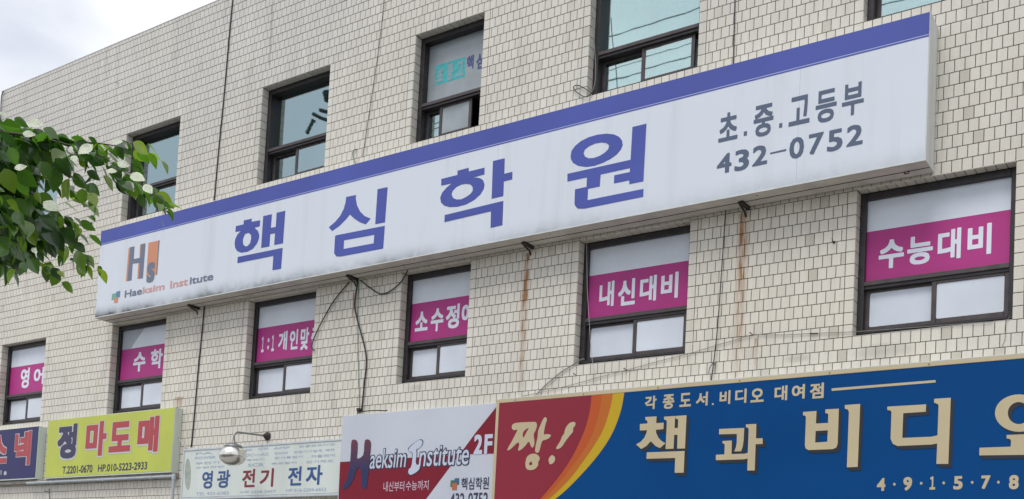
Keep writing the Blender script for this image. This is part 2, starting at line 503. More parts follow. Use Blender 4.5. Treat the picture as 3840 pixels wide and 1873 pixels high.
# mortar backing with the openings left out, reveal linings
wb = MB()
xs = sorted({bx0, bx1} | {o[0] for o in openings} | {o[1] for o in openings})
zs = sorted({0.0, btop} | {o[2] for o in openings} | {o[3] for o in openings})
for i in range(len(xs) - 1):
    for j in range(len(zs) - 1):
        cx_, cz_ = (xs[i] + xs[i + 1]) / 2, (zs[j] + zs[j + 1]) / 2
        if any(o[0] < cx_ < o[1] and o[2] < cz_ < o[3] for o in openings): continue
        wb.add([(xs[i], .0075, zs[j]), (xs[i + 1], .0075, zs[j]), (xs[i + 1], .0075, zs[j + 1]), (xs[i], .0075, zs[j + 1])], [(0, 1, 2, 3)])
for (a, b_, c, d) in openings:
    e, y0, y1 = 0.0075, .0075, 0.30
    wb.add([(a - e, y0, c), (a - e, y1, c), (a - e, y1, d), (a - e, y0, d)], [(3, 2, 1, 0)])
    wb.add([(b_ + e, y0, c), (b_ + e, y1, c), (b_ + e, y1, d), (b_ + e, y0, d)], [(0, 1, 2, 3)])
    wb.add([(a, y0, d + e), (b_, y0, d + e), (b_, y1, d + e), (a, y1, d + e)], [(3, 2, 1, 0)])
    wb.add([(a, y0, c - e), (b_, y0, c - e), (b_, y1, c - e), (a, y1, c - e)], [(0, 1, 2, 3)])
wall = wb.build('wall', M_MORTAR, bld)
DEEP = 9.0
sh = MB()
sh.box(bx0, bx0 + .2, .30, DEEP, 0, btop - .02); sh.box(bx1 - .2, bx1, .30, DEEP, 0, btop - .02); sh.box(bx0 + .2, bx1 - .2, DEEP - .2, DEEP, 0, btop - .02)
sh.box(bx0, bx0 + .2, .006, .30, 0, btop - .02); sh.box(bx1 - .2, bx1, .006, .30, 0, btop - .02)
sh.build('side_wall', M_CONC, bld)
sh = MB()
for z in (3.05, 6.15): sh.box(bx0 + .2, bx1 - .2, .32, DEEP - .2, z, z + .2)
sh.box(bx0 + .2, bx1 - .2, .32, DEEP - .2, btop - 1.0, btop - .8)
sh.build('floor_slab', M_ROOM, bld)
cp = MB(); cp.cbox(bx0 - .004, bx1 + .004, -.003, .26, btop - .001, btop + .022, .006)
cp.build('coping', mat('pale_coping_metal', (0.68, 0.68, 0.68, 1), 0.5, var=0.15, vscale=3), bld)

# tiles ------------------------------------------------------------
JT = 0.0062
CH = 0.0022
def tile_geo(mb, o, a, b_, n, w, h, tint, y0=0.0):
    """o = lower left corner, a/b_ = unit axes, n = outward normal"""
    j = JT / 2
    o = Vector(o); a = Vector(a); b_ = Vector(b_); n = Vector(n)
    back = [o + a * j + b_ * j, o + a * (w - j) + b_ * j, o + a * (w - j) + b_ * (h - j), o + a * j + b_ * (h - j)]
    t = [random.uniform(-.0005, .0005) for _ in range(3)]
    fr = [o + a * (j + CH) + b_ * (j + CH) + n * t[0], o + a * (w - j - CH) + b_ * (j + CH) + n * t[1],
          o + a * (w - j - CH) + b_ * (h - j - CH) + n * (t[1] + t[2] - t[0]), o + a * (j + CH) + b_ * (h - j - CH) + n * t[2]]
    ed = [q - n * 0.0020 for q in back]
    bk = [q - n * 0.011 for q in back]
    fs = [(0, 1, 2, 3)]
    for i in range(4):
        k = (i + 1) % 4
        fs += [(4 + i, 4 + k, k, i), (8 + i, 8 + k, 4 + k, 4 + i)]
    mb.add(fr + ed + bk, fs, tint)

def tint_rand():
    r = random.gauss(0.56, 0.075)
    if random.random() < 0.05: r += random.uniform(-.38, .35)
    return min(1, max(0, r))

full, field = [], MB()
for row in range(VB, int(VT) + 1):
    h = H if row < int(VT) else H * (VT - int(VT))
    z = zv(row)
    inwin = (0 <= row < 12) or (26 <= row < 38)
    segs = []
    if inwin:
        cur = U0
        for a, b_ in sorted(WINU):
            segs.append((cur, a)); cur = b_
        segs.append((cur, U1))
    else:
        segs = [(U0, U1)]
    off = 0.0 if row % 2 else 0.5
    for (a, b_) in segs:
        js = [a]
        lo, hi = a, b_
        if inwin and a != U0: js.append(a + 1); lo = a + 1
        if inwin and b_ != U1: hi = b_ - 1
        k = math.floor(lo) + off - 1
        while k < hi - 0.12:
            if k > lo + 0.12: js.append(k)
            k += 1
        if inwin and b_ != U1: js.append(hi)
        js.append(b_)
        for i in range(len(js) - 1):
            w = js[i + 1] - js[i]
            if w <= 0.02: continue
            x = js[i] * S
            if abs(w - 1) < 1e-6 and h == H: full.append((x, z))
            else: tile_geo(field, (x, 0, z), (1, 0, 0), (0, 0, 1), (0, -1, 0), w * S, h, tint_rand())

SIGN_MAIN = [(382, 867), (352, 1195), (3502, 650), (3521, 102), (3489, 41)]
def inside(p, poly):
    c = False
    for i in range(len(poly)):
        (x1, y1), (x2, y2) = poly[i], poly[i - 1]
        if (y1 > p[1]) != (y2 > p[1]) and p[0] < (x2 - x1) * (p[1] - y1) / (y2 - y1) + x1: c = not c
    return c
cand = []
for i, (x, z) in enumerate(full):
    cs = [proj((x + dx, 0, z + dz)) for dx, dz in ((0, 0), (S, 0), (S, H), (0, H))]
    c = (sum(q[0] for q in cs) / 4, sum(q[1] for q in cs) / 4)
    if not (25 < c[0] < 3815 and 25 < c[1] < 1848): continue
    if inside(c, SIGN_MAIN): continue
    yb = 1497 + (c[0] - 1864) * (1332.6 - 1497) / (3840 - 1864)
    if c[0] > 1860 and c[1] > yb - 8: continue
    ar = abs(sum(cs[k][0] * cs[(k + 1) % 4][1] - cs[(k + 1) % 4][0] * cs[k][1] for k in range(4))) / 2
    cand.append((ar, i))
cand.sort(reverse=True)
near = {i for _, i in cand[:300]}
for i, (x, z) in enumerate(full):
    if i not in near:
        tile_geo(field, (x, 0, z), (1, 0, 0), (0, 0, 1), (0, -1, 0), S, H, tint_rand())
for (a, b_, c, d) in openings:              # tiles lining the reveals: jambs and soffit, their shade painted as darker tint
    for k in range(12):
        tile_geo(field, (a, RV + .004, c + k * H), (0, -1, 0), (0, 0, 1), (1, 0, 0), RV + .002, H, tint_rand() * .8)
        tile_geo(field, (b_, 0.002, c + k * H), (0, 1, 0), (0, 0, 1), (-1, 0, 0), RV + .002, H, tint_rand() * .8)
    nx = max(1, round((b_ - a) / S)); wx = (b_ - a) / nx
    for k in range(nx):
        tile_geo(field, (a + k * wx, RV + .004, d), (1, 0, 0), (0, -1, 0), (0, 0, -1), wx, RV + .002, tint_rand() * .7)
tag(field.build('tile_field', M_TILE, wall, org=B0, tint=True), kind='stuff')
variants = []
for k in range(14):
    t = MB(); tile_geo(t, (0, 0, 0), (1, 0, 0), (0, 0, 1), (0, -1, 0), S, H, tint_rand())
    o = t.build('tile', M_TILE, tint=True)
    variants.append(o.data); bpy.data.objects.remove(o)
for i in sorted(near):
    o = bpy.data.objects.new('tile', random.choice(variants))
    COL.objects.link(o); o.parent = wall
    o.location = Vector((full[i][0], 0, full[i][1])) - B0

# windows ----------------------------------------------------------
YG = RV + 0.042
def ring(mb, x0, x1, z0, z1, t, y0, y1, tb=None):
    tb = tb or t
    mb.cbox(x0, x0 + t, y0, y1, z0, z1, .003); mb.cbox(x1 - t, x1, y0, y1, z0, z1, .003)
    mb.cbox(x0 + t, x1 - t, y0 + .001, y1, z1 - t, z1, .003); mb.cbox(x0 + t, x1 - t, y0 + .001, y1, z0, z0 + tb, .003)

def rounded(x0, x1, z0, z1, r, n=4):
    P = []
    for cx_, cz_, a0 in ((x1 - r, z1 - r, 0), (x0 + r, z1 - r, 90), (x0 + r, z0 + r, 180), (x1 - r, z0 + r, 270)):
        for k in range(n + 1):
            a = R_(a0 + 90 * k / n); P.append((cx_ + r * math.cos(a), cz_ + r * math.sin(a)))
    return P

def window(k, upper, right_shift=0.0):
    a, b_ = WINU[k][0] * S, WINU[k][1] * S
    c = zv(26 if upper else 0); d = c + 12 * H
    f = MB()
    zb, TZ = c + .045, c + .487
    bt, y0, y1 = .056, RV, RV + (.21 if upper else .10)
    up = .045 if upper else 0.0
    f.cbox(a + .001, a + bt, y0, y1, zb, d - .002, .003); f.cbox(b_ - bt, b_ - .001, y0, y1, zb, d - .002, .003)
    f.cbox(a + bt, b_ - bt, y0 + .002, y1, d - .066, d - .002, .004)
    f.cbox(a + bt, b_ - bt, y0 + .002, y1, zb, zb + .03, .004)
    f.cbox(a + bt, b_ - bt, y0 + .012, y1, TZ - .030, TZ, .003)          # head track of the sliding sashes
    win = f.build('window', M_FRAME, bld)
    f = MB(); f.cbox(a + bt - .002, b_ - bt + .002, y0 - .004, y1, TZ, TZ + .042, .004); f.build('transom', M_SASH, win)  # lighter bronze than the frame paints in the light the transom catches
    s = MB()
    s.add([(a, .002, c - .001), (b_, .002, c - .001), (b_, RV + .03, c + .046), (a, RV + .03, c + .046), (a, RV + .03, c - .001), (b_, RV + .03, c - .001)],
          [(0, 1, 2, 3), (4, 5, 1, 0), (3, 2, 5, 4), (0, 3, 4), (1, 5, 2)])
    s.build('sill', M_SILL, win)
    mid = (a + b_) / 2
    L = (a + bt - .004, mid + .022, RV + .058 + up, RV + .082 + up)
    Rr = (mid - .022 - right_shift, b_ - bt + .004 - right_shift, RV + .022 + up * .6, RV + .046 + up * .6)
    gl = []
    for (x0, x1, ya, yb) in (L, Rr):
        q = MB(); ring(q, x0, x1, zb + .028, TZ - .012, .042, ya, yb, .045)
        q.build('sash', M_SASH, win)
        gl.append((x0 + .040, x1 - .040, zb + .071, TZ - .052, (ya + yb) / 2))
    top = (a + bt - .002, b_ - bt + .002, TZ + .040, d - .064, YG + up * 1.3)
    gl.append(top)
    return win, gl, (a, b_, c, d, TZ)

def pane(win, g, m=None):
    x0, x1, z0, z1, y = g
    p = MB(); p.box(x0 - .006, x1 + .006, y - .0025, y + .0025, z0 - .006, z1 + .006)
    return p.build('pane', m or M_GLASS, win)

def curtain(win, x0, x1, z0, z1, y, folds=9, amp=.03):
    n = folds * 8
    v, f = [], []
    for i in range(n + 1):
        t = i / n
        yy = y + amp * math.sin(t * folds * 2 * math.pi + 1.3 * math.sin(t * 7)) + .012 * math.sin(t * 31)
        v += [(x0 + (x1 - x0) * t, yy, z0), (x0 + (x1 - x0) * t, yy, z1)]
        if i: f.append((2 * i - 2, 2 * i, 2 * i + 1, 2 * i - 1))
    c = MB(); c.add(v, f); return c.build('curtain', M_CURT, win, smooth=True)

# lower row: white film below, white and magenta film with lettering above
LOWER = [
    (Plane(0, 2880, 624, 2.0125), [('수', (833, 782), (1030, 538)), ('능', (1047, 754), (1248, 510)), ('대', (1278, 716), (1460, 460)), ('비', (1503, 684), (1690, 425))]),
    (Plane(0, 1900, 850, 1.933), [('내', (668, 590), (783, 392)), ('신', (805, 580), (937, 372)), ('대', (962, 552), (1090, 349)), ('비', (1115, 532), (1248, 326))]),
    (Plane(0, 960, 624, 2.0125), [('소', (1198, 1250), (1302, 1090)), ('수', (1315, 1252), (1420, 1065)), ('정', (1430, 1232), (1540, 1035)), ('예', (1548, 1200), (1660, 1022))]),
    (Plane(0, 960, 1248, 2.0094), [('１', (38, 150), (64, 30)), (':', (84, 128), (102, 42)), ('１', (114, 142), (142, 18)), ('개', (165, 138), (240, -14)), ('인', (250, 132), (322, -28)), ('맞', (330, 135), (404, -42)), ('춤', (412, 115), (490, -60))]),
    (Plane(0, 0, 1248, 2.0094), [('수', (1000, 300), (1102, 140)), ('학', (1130, 278), (1230, 116))]),
    (Plane(0, 0, 1248, 2.0094), [('영', (150, 424), (227, 262)), ('어', (250, 396), (337, 258))]),
]
for k, (pl, chars) in enumerate(LOWER):
    win, gl, (a, b_, c, d, TZ) = window(k, False)
    for g in gl: pane(win, (g[0], g[1], g[2], g[3], g[4] + .004), M_SASH)
    for g in gl[:2]:
        fm = MB(); fm.plate([rounded(g[0] + .002, g[1] - .002, g[2] + .002, g[3] - .002, .018)], g[4] - .002, .002)
        fm.build('film', M_FILM, win)
    x0, x1, z0, z1, y = gl[2]
    zm = c + 1.004
    fm = MB()
    if k == 4:      # its upper corner has come loose and folded over
        fm.plate([[(x0, zm), (x1, zm), (x1, z1), (x0, z1)]], y - .002, .002); fm.build('film', M_FILMB, win); fm = MB()
        fm.plate([[(x0, zm), (x1, zm), (x1, z1 - .005), (x0 + .45 * (x1 - x0), z1 - .005), (x0 + .24 * (x1 - x0), zm + .06), (x0 + .20 * (x1 - x0), zm)]], y - .006, .002)
    else:
        fm.plate([[(x0, zm), (x1, zm), (x1, z1), (x0, z1)]], y - .002, .002)
    fm.build('film', M_FILM, win)
    mg = MB(); mg.plate([[(x0, z0), (x1, z0), (x1, zm - .0005), (x0, zm - .0005)]], y - .0025, .002)
    mg.build('film', M_MAG, win)
    pl.Y = y - .003
    for (t, LL, UR) in chars:
        q = MB(); pl.fit(q, t, LL, UR, .032, .001)
        q.build('lettering', M_FILMTXT, win)

# upper row: reflective glass, one frosted window with stickers
for k in range(6):
    win, gl, (a, b_, c, d, TZ) = window(k, True, right_shift={0: 0, 1: .062, 2: .19, 3: .06, 4: 0.0, 5: 0.0}[k])
    if k == 2:
        pane(win, gl[0]); pane(win, gl[1], M_FILMG); pane(win, gl[2], M_FILMG)
        pl = Plane(gl[2][4] - .003, 1500, 80, 2.616)
        q = MB(); pl.shape(q, [(342, 632), (637, 545), (640, 350), (345, 440)], lift=.001); q.build('sticker', M_CYAN, win)
        q = MB()
        for t, LL, UR in (('초', (355, 605), (430, 448)), ('중', (455, 590), (530, 410)), ('고', (553, 550), (628, 385))): pl.fit(q, t, LL, UR, .05, .003)
        q.build('lettering', M_GREYTXT, win)
        q = MB()
        for t, LL, UR in (('핵', (650, 485), (728, 325)), ('심', (745, 480), (835, 300))): pl.fit(q, t, LL, UR, .04, .001)
        q.build('lettering', M_INDIGO, win)
    else:
        for g in gl: pane(win, g)
        w_ = b_ - a
        if k == 1:
            curtain(win, a + .10, a + .55, c + .08, d - .1, RV + .17, 5, .03)
            curtain(win, a + .68, b_ - .05, c + .08, d - .1, RV + .17, 6, .03)
        elif k == 0:
            curtain(win, a + .10, b_ - .1, c + .08, d - .1, RV + .17, 12, .03)
        elif k == 3:
            curtain(win, a + .35 * w_, b_ - .05, c + .08, d - .1, RV + .17, 9, .02)
        else:
            curtain(win, a + .08, b_ - .05, c + .08, d - .1, RV + .17, 9, .02)

# ------------------------------------------------------------------ signs
M_CASE = mat('white_painted_sign_metal', (0.62, 0.64, 0.63, 1), 0.45, streak=0.16, vscale=7)
M_CASEB = mat('beige_painted_underside', (0.58, 0.54, 0.49, 1), 0.55, var=0.18, vscale=5)

def dirty_panel(name, col, rough, zb, zh, x0, x1):
    """back-lit sign sheet with mildew that creeps up from its bottom edge, thickest near one end, and pale runs"""
    m = mat(name, col, rough, coat=0.3, bump=0.10, bscale=1.6)
    m.node_tree.nodes['Bump'].inputs['Distance'].default_value = 0.05
    n, l = m.node_tree.nodes, m.node_tree.links
    b = n['Principled BSDF']
    g = n.new('ShaderNodeNewGeometry'); sp = n.new('ShaderNodeSeparateXYZ'); l.new(g.outputs['Position'], sp.inputs[0])
    def mr(v, a, c, d, e):
        x = n.new('ShaderNodeMapRange'); x.inputs[1].default_value = a; x.inputs[2].default_value = c
        x.inputs[3].default_value = d; x.inputs[4].default_value = e; l.new(v, x.inputs[0]); return x.outputs[0]
    def mt(op, a, c):
        x = n.new('ShaderNodeMath'); x.operation = op; x.use_clamp = True
        for i, q in enumerate((a, c)):
            if isinstance(q, (int, float)): x.inputs[i].default_value = q
            else: l.new(q, x.inputs[i])
        return x.outputs[0]
    def ns(scale, detail=5):
        mp = n.new('ShaderNodeMapping'); mp.inputs['Scale'].default_value = scale; l.new(g.outputs['Position'], mp.inputs[0])
        t = n.new('ShaderNodeTexNoise'); t.inputs['Scale'].default_value = 1; t.inputs['Detail'].default_value = detail; t.inputs['Roughness'].default_value = 0.62
        l.new(mp.outputs[0], t.inputs['Vector']); return t.outputs['Fac']
    hgt = mr(ns((1.1, 1, 1.0), 4), 0.3, 0.7, 0.25, 1.0)
    near_edge = mr(sp.outputs[2], zb, zb + zh, 1.0, 0.0)
    p = n.new('ShaderNodeMath'); p.operation = 'POWER'; l.new(near_edge, p.inputs[0]); p.inputs[1].default_value = 2.2
    amount = mt('MULTIPLY', p.outputs[0], hgt)
    amount = mt('MULTIPLY', amount, mr(ns((7, 1, 9)), 0.3, 0.7, 0.55, 1.25))
    amount = mt('MULTIPLY', amount, mr(sp.outputs[0], x0, x1, 1.9, 0.4))
    runs = mt('MULTIPLY', mr(ns((5, 1, 0.35), 3), 0.52, 0.75, 0.0, 0.22), 1.0)
    mx1 = n.new('ShaderNodeMixRGB'); mx1.inputs[1].default_value = col; mx1.inputs[2].default_value = (0.40, 0.42, 0.40, 1); l.new(runs, mx1.inputs[0])
    mx = n.new('ShaderNodeMixRGB'); l.new(amount, mx.inputs[0]); l.new(mx1.outputs[0], mx.inputs[1]); mx.inputs[2].default_value = (0.05, 0.048, 0.05, 1)
    l.new(mx.outputs[0], b.inputs['Base Color'])
    return m

def letters(sign, plane, glyphs, m, name='letter', lift=0.002, smooth=0):
    """one object for each character; strokes that cross lie 0.5 mm above one another"""
    for g in glyphs:
        q = MB()
        for i, st in enumerate(g):
            plane.shape(q, st[0], tuple(st[1:]), lift=lift + i * .0005, smooth=smooth)
        q.build(name, m, sign)

# --- the long academy sign
YM = -0.292
ax0, ax1, az0, az1 = -11.235, 0.664, 1.452 + ZG, 2.768 + ZG
TLp, TRp, BLp, BRp = at(382.6, 867.5, YM), at(3489.2, 41.3, YM), at(352, 1195, YM), at(3471.7, 602, YM)
ax0, ax1 = (TLp.x + BLp.x) / 2, (TRp.x + BRp.x) / 2
az0, az1 = (BLp.z + BRp.z) / 2, (TLp.z + TRp.z) / 2
sg = thing('shop_sign', ((ax0 + ax1) / 2, 0, az0), 'very long pale blue box sign with blue top band between the two window rows', 'sign')
q = MB()
q.cbox(ax0, ax1, YM + .004, YM + .150, az0, az1, .003)
q.cbox(ax0 + .003, ax1 - .003, YM + .1535, -.012, az0 + .002, az1 - .002, .003)
q.build('casing', M_CASE, sg)
q = MB(); q.box(ax0 + .004, ax1 - .004, YM + .012, YM + .147, az0 - .0025, az0 - .0005); q.box(ax0 + .006, ax1 - .006, YM + .162, -.016, az0 - .0025, az0 - .0005)
q.build('underside', M_CASEB, sg)
q = MB(); q.box(ax0 + .01, ax1 - .01, YM + .148, YM + .160, az0 - .0045, az0 + .001); q.build('seam', M_STEEL, sg)
M_MAIN = dirty_panel('pale_blue_sign_sheet', (0.645, 0.695, 0.77, 1), 0.4, az0, 0.22, ax0, ax0 + 9.0)
cuts = [ax0 + .008] + [at(px, 700, YM).x for px in (925, 1862, 2985)] + [ax1 - .008]
for i in range(4):
    q = MB(); q.box(cuts[i] + .0008, cuts[i + 1] - .0008, YM, YM + .004, az0 + .012, az1 - .004); q.build('panel', M_MAIN, sg)
q = MB()
q.box(ax0, ax1, YM - .004, YM + .004, az0 - .001, az0 + .011); q.build('trim', M_CASE, sg)
M_BAND = mat('faded_blue_print', (0.075, 0.100, 0.385, 1), 0.42, var=0.14, vscale=0.7, spec=0.25)
M_BAND2 = mat('pale_lavender_line', (0.40, 0.46, 0.72, 1), 0.4)
zb_ = at(3485, 131, YM).z
q = MB(); q.box(ax0 + .006, ax1 - .006, YM - .0022, YM, zb_ + .008, az1 - .004); q.build('band', M_BAND, sg)
q = MB(); q.box(ax0 + .006, ax1 - .006, YM - .0016, YM, zb_, zb_ + .008); q.build('line', M_BAND2, sg)
q = MB(); q.box(ax0 + .006, ax1 - .006, YM - .0022, YM, zb_ - .013, zb_); q.build('line', M_BAND, sg)
P = Plane(YM, 860, 770, 4.829)
letters(sg, P, [[
    ([(205, 475), (150, 530), (110, 610), (97, 690), (105, 770), (145, 835), (215, 862), (330, 845), (430, 790), (505, 690), (538, 600), (543, 540), (520, 470), (480, 430), (455, 408), (330, 425)],
     [(250, 610), (285, 525), (345, 503), (390, 535), (397, 600), (378, 690), (330, 742), (290, 747), (255, 715), (245, 660)]),
    ([(120, 382), (258, 350), (265, 278), (408, 245), (403, 303), (560, 275), (552, 383), (455, 410), (205, 472), (112, 487)],),
    ([(617, 200), (773, 165), (752, 412), (843, 395), (860, 140), (1015, 102), (972, 692), (815, 722), (830, 510), (742, 525), (727, 748), (578, 775)],),
    ([(155, 940), (967, 775), (937, 1152), (783, 1178), (800, 918), (148, 1050)],)]], M_BAND)
P = Plane(YM, 1220, 690, 4.332)
letters(sg, P, [[
    ([(340, 215), (500, 182), (495, 240), (515, 350), (565, 450), (640, 525), (738, 565), (658, 660), (560, 625), (470, 565), (400, 500), (330, 585), (230, 685), (112, 768), (57, 708), (160, 620), (240, 525), (300, 410), (330, 300)],),
    ([(850, 88), (1013, 55), (970, 627), (812, 657)],),
    ([(175, 838), (967, 683), (940, 1052), (250, 1182), (180, 1180), (145, 1130), (160, 855)], [(305, 918), (797, 828), (787, 968), (297, 1060)])]], M_BAND)
P = Plane(YM, 1640, 580, 4.33)
letters(sg, P, [[
    ([(235, 470), (150, 540), (80, 620), (48, 700), (60, 780), (110, 830), (200, 857), (330, 850), (470, 812), (600, 740), (700, 650), (755, 560), (768, 490), (745, 420), (700, 388), (640, 375), (580, 378), (400, 400)],
     [(232, 650), (250, 590), (310, 530), (390, 490), (470, 478), (540, 490), (575, 530), (575, 590), (540, 640), (470, 690), (390, 728), (310, 732), (255, 705)]),
    ([(65, 400), (328, 333), (330, 265), (510, 217), (512, 277), (768, 215), (765, 325), (600, 370), (235, 470), (65, 507)],),
    ([(905, 108), (1095, 63), (1088, 315), (1220, 283), (1217, 403), (1080, 438), (1072, 675), (883, 720)],),
    ([(122, 985), (1072, 755), (1057, 1147), (867, 1192), (873, 922), (118, 1098)],)]], M_BAND)
P = Plane(YM, 2110, 450, 3.588)
letters(sg, P, [[
    ([(108, 490), (120, 420), (170, 350), (250, 285), (350, 235), (470, 200), (590, 187), (690, 197), (760, 230), (800, 280), (808, 340), (785, 400), (730, 465), (650, 525), (540, 580), (430, 620), (320, 635), (210, 620), (140, 580), (112, 530)],
     [(282, 450), (300, 400), (360, 355), (440, 320), (520, 306), (590, 315), (625, 345), (615, 395), (570, 440), (500, 485), (420, 515), (350, 518), (300, 495)]),
    ([(65, 728), (915, 538), (940, 98), (1128, 52), (1087, 828), (898, 867), (897, 815), (690, 857), (695, 748), (905, 703), (907, 650), (512, 737), (500, 897), (342, 930), (335, 1082), (1088, 930), (1085, 1037), (290, 1197), (200, 1195), (165, 1150), (160, 1120), (167, 937), (322, 903), (328, 775), (65, 832)],)]], M_BAND)
M_DARK = mat('slate_print', (0.065, 0.095, 0.165, 1), 0.4, coat=0.3)
P = Plane(YM, 2680, 290, 3.395)
for t, LL, UR in (('초', (45, 838), (305, 420)), ('중', (488, 782), (757, 318)), ('고', (940, 635), (1220, 208)), ('등', (1278, 603), (1562, 128)), ('부', (1615, 515), (1908, 43)),
                  ('4', (25, 1243), (220, 955)), ('3', (250, 1208), (445, 902)), ('2', (478, 1143), (677, 850)), ('0', (947, 1055), (1143, 745)), ('7', (1192, 996), (1390, 693)), ('5', (1428, 960), (1635, 645)), ('2', (1677, 893), (1893, 585))):
    q = MB(); P.fit(q, t, LL, UR, .024); q.build('letter', M_DARK, sg)
q = MB()
for pts in ([(372, 695), (413, 687), (410, 742), (370, 750)], [(822, 592), (862, 583), (860, 640), (820, 648)], [(707, 963), (912, 915), (910, 940), (707, 983)]): P.shape(q, pts)
q.build('lettering', M_DARK, sg)
P = Plane(YM, 380, 880, 4.485)
M_GREY = mat('faded_grey_print', (0.14, 0.17, 0.24, 1), 0.45)
M_ORNG = mat('faded_orange_print', (0.60, 0.25, 0.14, 1), 0.45)
M_SALM = mat('faded_salmon_print', (0.58, 0.32, 0.30, 1), 0.45)
M_TEAL = mat('teal_print', (0.08, 0.22, 0.36, 1), 0.45)
M_GRN = mat('green_print', (0.16, 0.38, 0.30, 1), 0.45)
q = MB(); P.shape(q, [(487, 215), (560, 200), (545, 415), (655, 393), (668, 165), (745, 150), (700, 735), (632, 745), (645, 478), (528, 492), (510, 772), (440, 785)], lift=.0025); q.build('emblem', M_GREY, sg)
q = MB()
P.shape(q, [(460, 232), (487, 215), (440, 785), (413, 787)]); P.shape(q, [(650, 190), (668, 165), (655, 393), (642, 395)]); P.shape(q, [(625, 482), (645, 478), (632, 745), (605, 748)]); P.shape(q, [(795, 140), (965, 103), (925, 680), (755, 708)])
q.build('emblem', M_ORNG, sg)
q = MB(); P.shape(q, [(965, 103), (982, 95), (940, 675), (925, 680)]); P.fit(q, 's', (757, 822), (912, 455), .03, .0035); q.build('emblem', M_GREY, sg)
for t, LL, UR, m in (('Hae', (390, 1068), (690, 884), M_GREY), ('ksim', (692, 1004), (1070, 812), M_SALM), ('Inst', (1155, 916), (1465, 722), M_SALM), ('itute', (1485, 846), (1890, 642), M_GREY)):
    q = MB(); P.fit(q, t, LL, UR, .025); q.build('lettering', m, sg)
for pts, m, lf in (([(180, 1003), (250, 985), (245, 1090), (172, 1112)], M_GRN, .002), ([(255, 962), (320, 950), (312, 1052), (250, 1068)], M_TEAL, .0026), ([(222, 1065), (285, 1052), (278, 1142), (215, 1155)], M_ORNG, .0032)):
    q = MB(); P.shape(q, pts, lift=lf); q.build('emblem', m, sg)
# brackets that carry it and stick out below
for px, py in ((712, 1160), (1308, 1048), (1968, 932), (2783, 783)):
    p0 = at(px, py, -.15); q = MB()
    q.box(p0.x - .018, p0.x + .018, -.18, .004, az0 - .030, az0 - .003)
    q.tube([(p0.x - .03, -.17, az0 - .014), (p0.x - .03, -.02, az0 - .05), (p0.x - .02, .004, az0 - .10)], .010, 6)
    q.build('bracket', M_STEEL, sg)
p0 = at(3400, 650, -.15); q = MB()
q.tube([Vector((p0.x, -.15, az0)) + Vector((.02 * math.sin(t), .02 * math.cos(t), -.018 + .018 * math.cos(t))) for t in [k * .7 for k in range(9)]], .0045, 6); q.build('hook', M_STEEL, sg)
q = MB()
for k in range(26):
    x = random.uniform(ax0 + .3, ax1 - .2); y = random.uniform(YM + .03, -.05); r = random.uniform(.004, .009)
    q.lathe((x, y, az0 - .0025 - .003), [(r * .6, 0), (r, .002), (r, .004)], 7)
q.build('rivet', M_STEEL, sg)

# --- the blue shop sign
YB = -0.21
P0 = Plane(YB)
bl = at(1864.4, 1497.2, YB); bl2 = at(1843, 1862, YB); bt = at(3840, 1332.6, YB)
x0, x1, z1 = (bl.x + bl2.x) / 2, 3.55, (bl.z + bt.z) / 2
z0 = z1 - 1.36
sb = thing('shop_sign', ((x0 + x1) / 2, 0, z0), 'large deep blue sign with beige border, red corner and beige lettering at lower right', 'sign')
M_BEIGE = mat('beige_sign_paint', (0.52, 0.44, 0.285, 1), 0.42, var=0.08, vscale=1.5, spec=0.22)
M_BLUE = mat('deep_blue_sign_sheet', (0.0010, 0.056, 0.205, 1), 0.35, var=0.10, vscale=0.8, spec=0.10, bump=0.06, bscale=2.2)
M_MAROON = mat('maroon_sign_sheet', (0.245, 0.022, 0.040, 1), 0.30, var=0.08, vscale=0.9, spec=0.22, bump=0.06, bscale=2.2)
M_OR1 = mat('red_orange_sign_sheet', (0.46, 0.085, 0.020, 1), 0.3, spec=0.22)
M_OR2 = mat('orange_sign_sheet', (0.46, 0.130, 0.020, 1), 0.3, spec=0.22)
M_YEL = mat('mustard_sign_sheet', (0.50, 0.335, 0.016, 1), 0.3, spec=0.22)
M_SHAD = mat('black_letter_edge', (0.010, 0.013, 0.022, 1), 0.4)
q = MB(); q.cbox(x0 + .002, x1 - .002, YB + .03, -.012, z0 + .002, z1 - .002, .003); q.build('casing', M_CASE, sb)
q = MB(); ring(q, x0, x1, z0, z1, .038, YB - .006, YB + .028); q.build('border', M_BEIGE, sb)
q = MB(); q.box(x0 - .001, x1 + .001, YB - .004, YB + .029, z1 + .0005, z1 + .008); q.build('trim', M_CASE, sb)
q = MB(); q.box(x0 + .036, x1 - .036, YB, YB + .02, z0 + .036, z1 - .036); q.build('panel', M_BLUE, sb)
P = Plane(YB, 1840, 1480, 3.196)
fx0, fz0, fz1 = x0 + .0385, z0 + .0385, z1 - .0385
def curve_pts(pts):
    w = [P.p(*c) for c in pts]; o = []
    w = [w[0]] + w + [w[-1]]
    for i in range(1, len(w) - 2):
        for k in range(5):
            t = k / 5; a_, b1, c1, d1 = w[i - 1], w[i], w[i + 1], w[i + 2]
            o.append(tuple(0.5 * ((2 * b1[j]) + (-a_[j] + c1[j]) * t + (2 * a_[j] - 5 * b1[j] + 4 * c1[j] - d1[j]) * t * t + (-a_[j] + 3 * b1[j] - 3 * c1[j] + d1[j]) * t ** 3) for j in (0, 1)))
    o.append(w[-2])
    return [c for c in o if fz0 < c[1] < fz1]
CA = [(1222, -60), (1213, 0), (1190, 200), (1130, 420), (1030, 650), (930, 830), (800, 1010), (600, 1250), (420, 1440)]
CB = [(1345, -60), (1335, 0), (1300, 220), (1230, 450), (1120, 660), (1000, 830), (870, 1000), (660, 1235), (450, 1440)]
